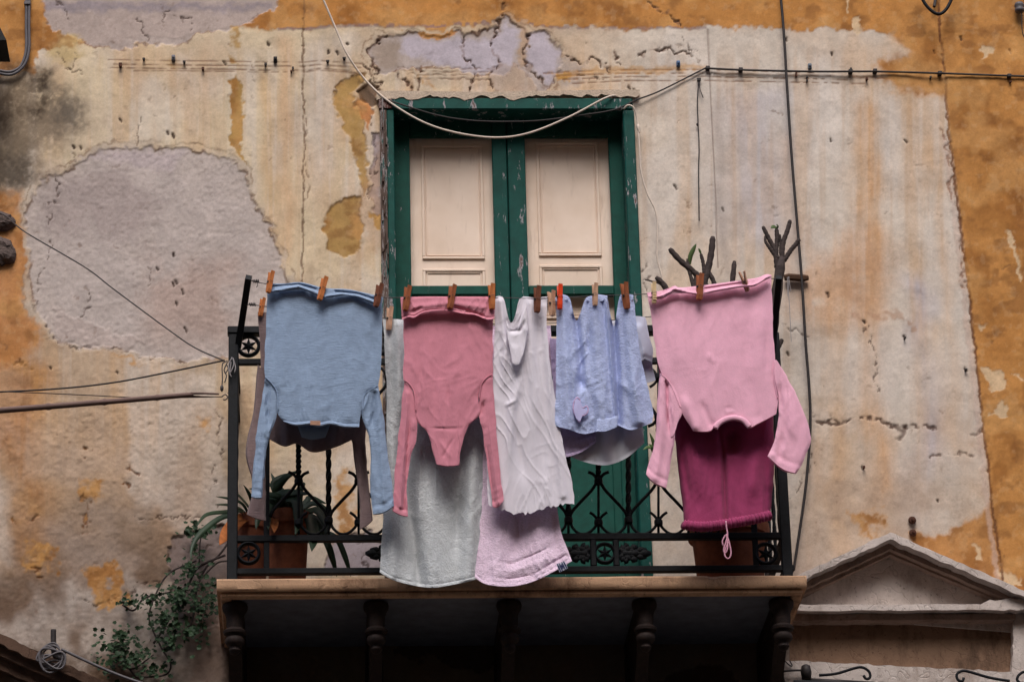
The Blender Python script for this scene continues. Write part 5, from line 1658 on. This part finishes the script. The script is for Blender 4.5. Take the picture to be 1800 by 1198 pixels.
# cement lumps on the left edge
M_CEM = plain('dark cement', (96, 84, 80), .95, .35, 34, .1, 1.0, .006)
for k, (pts, lb) in enumerate((([(-30, 366), (5, 370), (25, 380), (22, 395), (8, 402), (-30, 400)], 'upper dark cement lump at the left edge, with the wire end'), ([(-30, 415), (10, 416), (24, 430), (25, 448), (14, 459), (-30, 460)], 'lower dark cement lump at the left edge'))):
    q = [at(p[0], p[1], -.02) for p in pts]
    cc = np.mean(q, 0)
    mb = MB()
    n_ = 28
    rr = spline([(p[0], p[2]) for p in q] + [(q[0][0], q[0][2])], n_ + 1)[:n_]
    lay = []
    for s_, y_ in ((1.05, .006), (1.0, -.012), (.8, -.026), (.45, -.034)):
        for p in rr:
            w_ = 1 + (vnoise(np.array([p[0] * 60]), np.array([p[1] * 60 + s_ * 9]), k)[0] - .5) * .25
            lay.append((cc[0] + (p[0] - cc[0]) * s_ * w_, y_ * w_, cc[2] + (p[1] - cc[2]) * s_ * w_))
    fs = []
    for a_ in range(3):
        for b_ in range(n_):
            fs.append((a_ * n_ + b_, a_ * n_ + (b_ + 1) % n_, (a_ + 1) * n_ + (b_ + 1) % n_, (a_ + 1) * n_ + b_))
    fs.append(tuple(3 * n_ + b_ for b_ in range(n_)))
    fs.append(tuple(range(n_))[::-1])
    mb.add(lay, fs)
    single('cement_lump', mb, M_CEM, lb, 'lump')
# hook with coiled rope at bottom left
t = thing('wall_hook', at(95, 1140, -.12), 'iron hook with a coil of grey rope at the bottom left', 'hook')
part('hook', MB().tube([at(p[0], p[1], -.13) for p in spline([(94, 1106), (94, 1130), (96, 1150), (108, 1156), (112, 1146)], 24)], .010, 10).tube([at(95, 1140, -.13), at(95, 1142, 0)], .008, 8), M_NAIL, t, True)
sm = MB()
for k in range(7):
    rx, ry = 20 + 4 * math.sin(k * 2.1), 16 + 5 * math.cos(k * 1.7)
    sm.tube([at(86 + k * 1.5 + rx * math.cos(a_), 1152 + k * 1.2 + ry * math.sin(a_) + 5 * math.sin(2 * a_ + k), -.15 - .005 * k) for a_ in np.linspace(0, 2 * math.pi, 26)], .0038, 6, cap=False)
part('rope_coil', sm, M_GCAB, t, True)
part('rope', MB().tube([at(p[0], p[1], -.14) for p in spline([(108, 1140), (150, 1160), (200, 1182), (250, 1200), (330, 1225)], 40)], .0052, 8), M_GCAB, t, True)
# iron scrolls, cable and dark tube at bottom right
t = thing('iron_scrollwork', at(1600, 1188, -.12), 'wrought iron scrolls under the pediment at the lower right corner', 'ironwork')
for pts in ([(1440, 1186), (1470, 1183), (1500, 1174), (1516, 1172), (1528, 1180), (1529, 1190), (1522, 1192), (1518, 1186)], [(1775, 1196), (1740, 1190), (1705, 1180), (1692, 1178), (1682, 1184), (1684, 1194), (1692, 1196), (1694, 1190)],
            [(1790, 1186), (1800, 1180), (1812, 1186), (1810, 1198), (1796, 1200), (1788, 1194), (1790, 1186)]):
    part('scroll', MB().tube([at(p[0], p[1], -.12) for p in spline(pts, 40)], .0052, 8), M_IRON, t, True)
part('bar', MB().tube([at(1395, 1198, -.12), at(1860, 1216, -.12)], .009, 6), M_IRON, t)
t = thing('cable', at(1400, 1180, -.08), 'loose dark cable with a bulky joint below the right end of the slab', 'cable')
part('sheath', MB().tube([at(p[0], p[1], -.08) for p in spline([(1340, 1198), (1362, 1183), (1385, 1178), (1410, 1177)], 20)], .004, 7).tube([at(p[0], p[1], -.07) for p in spline([(1368, 1105), (1366, 1130), (1372, 1150), (1384, 1165), (1393, 1170), (1388, 1160)], 30)], .0024, 6), M_BCAB, t, True)
part('joint', MB().lathe([(.004, -.03), (.017, -.025), (.02, 0), (.016, .022), (.006, .028)], at(1417, 1180, -.09), 12), M_BCAB, t, True)
part('tube', MB().tube([at(p[0], p[1], -.08) for p in ((1410, 1196), (1470, 1199), (1540, 1203))], .012, 8), M_BCAB, t, True)

# ------------------------------------------------------------------ pots and plants
M_TERRA = plain('terracotta', (122, 72, 52), .85, .3, 24, .2, .5, .002)
M_SOIL = plain('soil', (44, 34, 28), .95, .4, 60, .1, .8, .006)


def pot(cx_, ytop, rt, rb, y, label, deep=None):
    c = at(cx_, ytop, y)
    k = .0022
    h = c[2] - SLAB_TOP
    t = thing('plant_pot', (c[0], y, SLAB_TOP), label, 'pot')
    R_, r_ = rt * k, rb * k
    part('pot_body', MB().lathe([(r_, 0.001), (R_ * .90, h - .055), (R_ * .91, h - .05), (R_, h - .048), (R_ * 1.02, h - .02), (R_, h), (R_ * .88, h), (R_ * .86, h - .03)], np.array([c[0], y, SLAB_TOP]), 28), M_TERRA, t, 'auto')
    part('soil', MB().lathe([(R_ * .865, h - .03), (R_ * .865, h - .022), (R_ * .4, h - .014)], np.array([c[0], y, SLAB_TOP]), 20), M_SOIL, t)
    return c


pot(441, 910, 30, 24, -.28, 'small terracotta pot behind the left corner of the railing')
pot(505, 905, 38, 28, -.40, 'terracotta pot with strap leaved plant behind the left railing')
pot(1280, 925, 66, 52, -.34, 'large terracotta pot under the magenta trousers')


def leaf_mat(name, rgb):
    return plain(name, rgb, .5, .3, 18, .3, .3, .001, stretch=(1, 1, .4))


M_LEAF = leaf_mat('strap leaf green', (38, 56, 38))
M_LEAFL = leaf_mat('light leaf green', (78, 98, 58))
M_DRY = plain('dry leaf', (150, 88, 46), .8, .35, 26, .2, .5, .002)


def strap(pts, w, y0, y1, name='leaf', mat=None, parent=None):
    """arching strap leaf with a folded midrib; y0..y1 depth from root to tip"""
    n = 22
    p = spline(pts, n)
    c = np.array([at(p[i][0], p[i][1], y0 + (y1 - y0) * i / (n - 1)) for i in range(n)])
    tg = np.gradient(c, axis=0)
    tg /= np.linalg.norm(tg, axis=1)[:, None]
    vs = []
    for i in range(n):
        s = i / (n - 1)
        ww = w * .0021 * (min(1, .55 + s * 1.6) * (1 - max(0, (s - .55) / .45) ** 2.2) + .03)
        sd_ = np.cross(tg[i], np.array([0.15, -1, 0.25]))
        sd_ /= np.linalg.norm(sd_) + 1e-9
        nn = np.cross(sd_, tg[i])
        for k in (-1, 0, 1):
            vs.append(c[i] + sd_ * ww * k + nn * ww * .35 * abs(k))
        for k in (1, 0, -1):
            vs.append(c[i] + sd_ * ww * k * .97 + nn * (ww * .35 * abs(k) - .0016))
    fs = []
    for i in range(n - 1):
        for k in range(6):
            fs.append((i * 6 + k, i * 6 + (k + 1) % 6, (i + 1) * 6 + (k + 1) % 6, (i + 1) * 6 + k))
    fs += [tuple(range(6))[::-1], tuple((n - 1) * 6 + k for k in range(6))]
    return part(name, MB().add(vs, fs), mat, parent, True)


t = thing('strap_leaf_plant', at(505, 905, -.40), 'clump of dark arching strap leaves in the left pot', 'plant')
part('crown', MB().tube([at(515, 930, -.40), at(520, 900, -.41), at(527, 860, -.42), at(533, 848, -.42)], [.024, .022, .014, .010], 8), M_LEAF, t, True)
for pts, w, ya, yb in [([(500, 905), (470, 880), (455, 862), (438, 858)], 6, -.4, -.45), ([(505, 905), (485, 870), (500, 842), (527, 826)], 7, -.40, -.48), ([(500, 905), (478, 885), (500, 868), (546, 868)], 8, -.4, -.5),
                       ([(505, 905), (500, 880), (520, 882), (524, 915), (519, 940)], 9, -.42, -.58), ([(495, 905), (480, 885), (470, 895), (472, 930)], 7, -.4, -.58), ([(530, 905), (545, 915), (550, 945), (548, 968)], 10, -.42, -.60),
                       ([(535, 900), (560, 900), (575, 925), (573, 938)], 9, -.4, -.52), ([(525, 900), (550, 885), (572, 896), (580, 915)], 5, -.38, -.3), ([(515, 905), (505, 880), (470, 870), (462, 885)], 6, -.4, -.5),
                       ([(520, 900), (540, 880), (545, 875), (575, 885)], 5, -.36, -.25), ([(498, 905), (488, 860), (476, 830)], 5, -.38, -.3), ([(540, 905), (572, 950), (585, 985), (592, 1013)], 6, -.40, -.38),
                       ([(560, 930), (590, 945), (606, 978), (617, 1013)], 5, -.35, -.33), ([(540, 900), (560, 915), (570, 935), (575, 965)], 5, -.4, -.5), ([(490, 905), (470, 900), (455, 910), (450, 930)], 6, -.4, -.5),
                       ([(505, 900), (480, 855), (495, 838), (520, 832)], 5, -.38, -.36), ([(510, 900), (495, 862), (470, 850), (466, 840)], 5, -.38, -.34)]:
    strap(pts, w, ya, yb, 'leaf', M_LEAF, t)
t = thing('strap_leaf_plant', at(441, 905, -.28), 'strap leaves arching left past the railing post, with one dry brown leaf', 'plant')
for pts, w, ya, yb in [([(445, 910), (435, 890), (420, 872), (411, 860)], 5, -.28, -.5), ([(445, 910), (442, 880), (432, 858), (428, 852)], 4, -.28, -.4), ([(440, 910), (425, 896), (405, 888), (378, 886)], 3, -.3, -.52),
                       ([(440, 910), (420, 898), (395, 900), (362, 905), (345, 925)], 4, -.3, -.55), ([(440, 912), (415, 905), (385, 912), (350, 940), (337, 965), (336, 985)], 5, -.3, -.5),
                       ([(440, 910), (425, 885), (400, 876), (380, 872)], 3, -.3, -.45), ([(448, 908), (458, 880), (470, 868)], 5, -.28, -.2)]:
    strap(pts, w, ya, yb, 'leaf', M_LEAF, t)
strap([(438, 910), (420, 915), (402, 935), (386, 957)], 12, -.3, -.62, 'dry_leaf', M_DRY, t)
strap([(484, 900), (482, 915), (482, 935)], 7, -.4, -.62, 'dry_leaf', M_DRY, t)
M_TWIG = plain('grey brown stems', (66, 56, 54), .8, .45, 50, .25, 1.0, .004, stretch=(.6, .6, 3))


def branches(t, bl, y):
    for pts, r0, r1 in bl:
        n = 26
        p = spline(pts, n)
        part('branch', MB().tube([at(q[0], q[1], y + (q[2] if len(q) > 2 else 0)) for q in p], [(r0 + (r1 - r0) * k / (n - 1)) * .0021 * (1 + .10 * math.sin(k * 2.1)) * (1 if k < n - 1 else .6) for k in range(n)], 9), M_TWIG, t, True)


t = thing('bare_shrub', at(1275, 925, -.34), 'bare thick stemmed shrub rising behind the pink sweatshirt', 'shrub')
branches(t, [([(1278, 925), (1276, 800), (1268, 680), (1262, 540)], 13, 8), ([(1262, 540), (1240, 500), (1222, 480), (1196, 458), (1177, 437)], 6, 5), ([(1262, 540), (1238, 505), (1243, 480), (1250, 445), (1253, 416)], 6.5, 5.5),
             ([(1240, 500), (1238, 480), (1236, 462), (1232, 446)], 4, 3), ([(1255, 600), (1224, 540), (1218, 500), (1212, 478), (1208, 455)], 5, 3), ([(1262, 560), (1226, 520), (1222, 485)], 4, 3), ([(1268, 560), (1256, 500), (1246, 478)], 5, 4),
             ([(1270, 640), (1284, 540), (1287, 500), (1291, 459)], 6.5, 4.5), ([(1262, 620), (1190, 540), (1168, 502), (1153, 487)], 6, 5), ([(1250, 600), (1170, 508), (1145, 494), (1134, 492)], 2, 1.5)], -.34)
strap([(1212, 465), (1213, 452), (1218, 440), (1224, 428)], 4, -.34, -.36, 'leaf', M_LEAFL, t)
strap([(1232, 446), (1230, 441), (1228, 436)], 2, -.34, -.35, 'leaf', M_LEAFL, t)
t = thing('bare_shrub', at(1345, 960, -.26), 'bare shrub with forked pruned stems beside the black cable', 'shrub')
branches(t, [([(1320, 925), (1335, 800), (1350, 640), (1360, 560), (1367, 500), (1374, 452)], 12, 9), ([(1368, 480), (1364, 445), (1366, 420), (1365, 402)], 5, 4), ([(1366, 470), (1362, 440), (1352, 420), (1341, 398)], 5, 3.6),
             ([(1374, 470), (1376, 430), (1384, 405), (1389, 387)], 5, 4), ([(1378, 458), (1390, 440), (1400, 428), (1405, 420)], 4.5, 4), ([(1368, 455), (1355, 438), (1346, 425), (1345, 414)], 5, 2),
             ([(1372, 445), (1372, 425), (1371, 412)], 3, 2), ([(1352, 640), (1364, 618), (1375, 596)], 5, 4), ([(1352, 620), (1366, 614), (1368, 608)], 3, 2.5), ([(1358, 580), (1360, 560), (1363, 545)], 5, 4)], -.26)
strap([(1365, 402), (1360, 399), (1355, 401)], 3.5, -.26, -.28, 'leaf', M_LEAFL, t)
strap([(1365, 402), (1367, 398), (1365, 394)], 2, -.26, -.28, 'leaf', M_LEAFL, t)
# creeper on the lower left
t = thing('creeper', at(330, 1100, -.06), 'small leaved creeper trailing down the wall below the left end of the balcony', 'creeper')
st = MB()
for pts, r in (([(396, 975), (370, 985), (345, 1000), (330, 1030), (312, 1060), (290, 1100), (270, 1130)], 2.2), ([(400, 955), (385, 975), (360, 1000), (345, 1040), (340, 1080), (330, 1110)], 2), ([(345, 985), (300, 1005), (278, 1035), (262, 1080), (270, 1110)], 1.6),
               ([(300, 1040), (255, 1050), (235, 1072), (215, 1062)], 1.8), ([(270, 1110), (285, 1140), (300, 1165), (290, 1185), (240, 1190)], 1.8), ([(350, 990), (352, 950), (360, 925), (372, 920)], 1.4), ([(240, 1190), (215, 1160), (190, 1130)], 1.6), ([(270, 1150), (230, 1175), (205, 1150)], 1.4), ([(400, 985), (380, 990), (350, 1020)], 1.5)):
    st.tube([at(p[0], p[1], -.04) for p in spline(pts, 30)], r * .0021, 6)
part('stem', st, M_TWIG, t, True)
leaves = MB()
CL = [((352, 935), (26, 16), 26), ((335, 1000), (26, 22), 30), ((318, 1050), (40, 32), 95), ((355, 1070), (28, 50), 55), ((290, 1085), (28, 34), 55), ((330, 1110), (36, 24), 40), ((232, 1058), (24, 10), 22), ((268, 1050), (14, 10), 12), ((205, 1140), (34, 26), 62),
      ((240, 1160), (40, 26), 60), ((215, 1115), (26, 12), 24), ((330, 930), (16, 10), 10), ((300, 1130), (24, 16), 20), ((375, 1050), (14, 40), 18), ((345, 965), (14, 16), 10), ((190, 1165), (16, 14), 14), ((265, 1180), (24, 12), 18)]
for (cx_, cy_), (sx, sy), n in CL:
    for k in range(int(n * 2.0)):
        a_, r_ = RNG.uniform(0, 6.283), abs(RNG.normal()) * .72
        c = at(cx_ + sx * r_ * math.cos(a_), cy_ + sy * r_ * math.sin(a_), -RNG.uniform(.02, .13))
        nrm = np.array([RNG.normal() * .5, -1 + RNG.normal() * .3, .55 + RNG.normal() * .5])
        nrm /= np.linalg.norm(nrm)
        u_ = np.cross(nrm, [RNG.normal(), RNG.normal(), RNG.normal()])
        u_ /= np.linalg.norm(u_)
        w_ = np.cross(nrm, u_)
        s_ = RNG.uniform(.0055, .0135)
        ol = [(1, 0), (.62, .35), (.75, .75), (.22, .62), (-.15, .95), (-.45, .55), (-.7, 0), (-.45, -.55), (-.15, -.95), (.22, -.62), (.75, -.75), (.62, -.35)]
        vs = [c + s_ * (p[0] * u_ + p[1] * w_) + nrm * s_ * .22 * abs(p[1]) for p in ol] + [c - nrm * .001]
        leaves.add(vs, [(i, (i + 1) % 12, 12) for i in range(12)])
fo = part('foliage', leaves, plain('creeper leaves', (38, 58, 36), .6, .7, 35, .2, .3, .001), t)
fo['kind'] = 'stuff'
t = thing('weed', at(1140, 790, -.02), 'thin green weed sprouting from the right door jamb behind the laundry', 'plant')
for pts in ([(1150, 800), (1145, 788), (1138, 786), (1130, 790)], [(1150, 800), (1146, 785), (1140, 780)], [(1150, 800), (1148, 778), (1142, 760)]):
    strap(pts, 3, -.02, -.06, 'leaf', M_LEAFL, t)
# ------------------------------------------------------------------ ground, and an unseen building added opposite to shade it and the wall
single('street', MB().box(-60, 60, -60, -.02, -.2, 0), plain('asphalt', (56, 54, 54), .9, .2, 6), None, None, kind='structure')
M_OPP = plain('shade building plaster', (190, 150, 112), .9, .15, 2)
ob = MB().box(-30, 30, -24, OPP_Y, .001, OPP_H).box(-30.2, 30.2, -24.2, OPP_Y + .5, OPP_H + .001, OPP_H + .4)
for zf in (4, 8.5, 13, 17.5):
    ob.box(-30, 30, OPP_Y + .001, OPP_Y + .12, zf, zf + .2)
    for k in range(-9, 10):
        ob.box(k * 3 - .7, k * 3 + .7, OPP_Y + .001, OPP_Y + .07, zf + 1.0, zf + 3.4)
single('opposite_shade_building', ob, M_OPP, None, None, kind='structure')
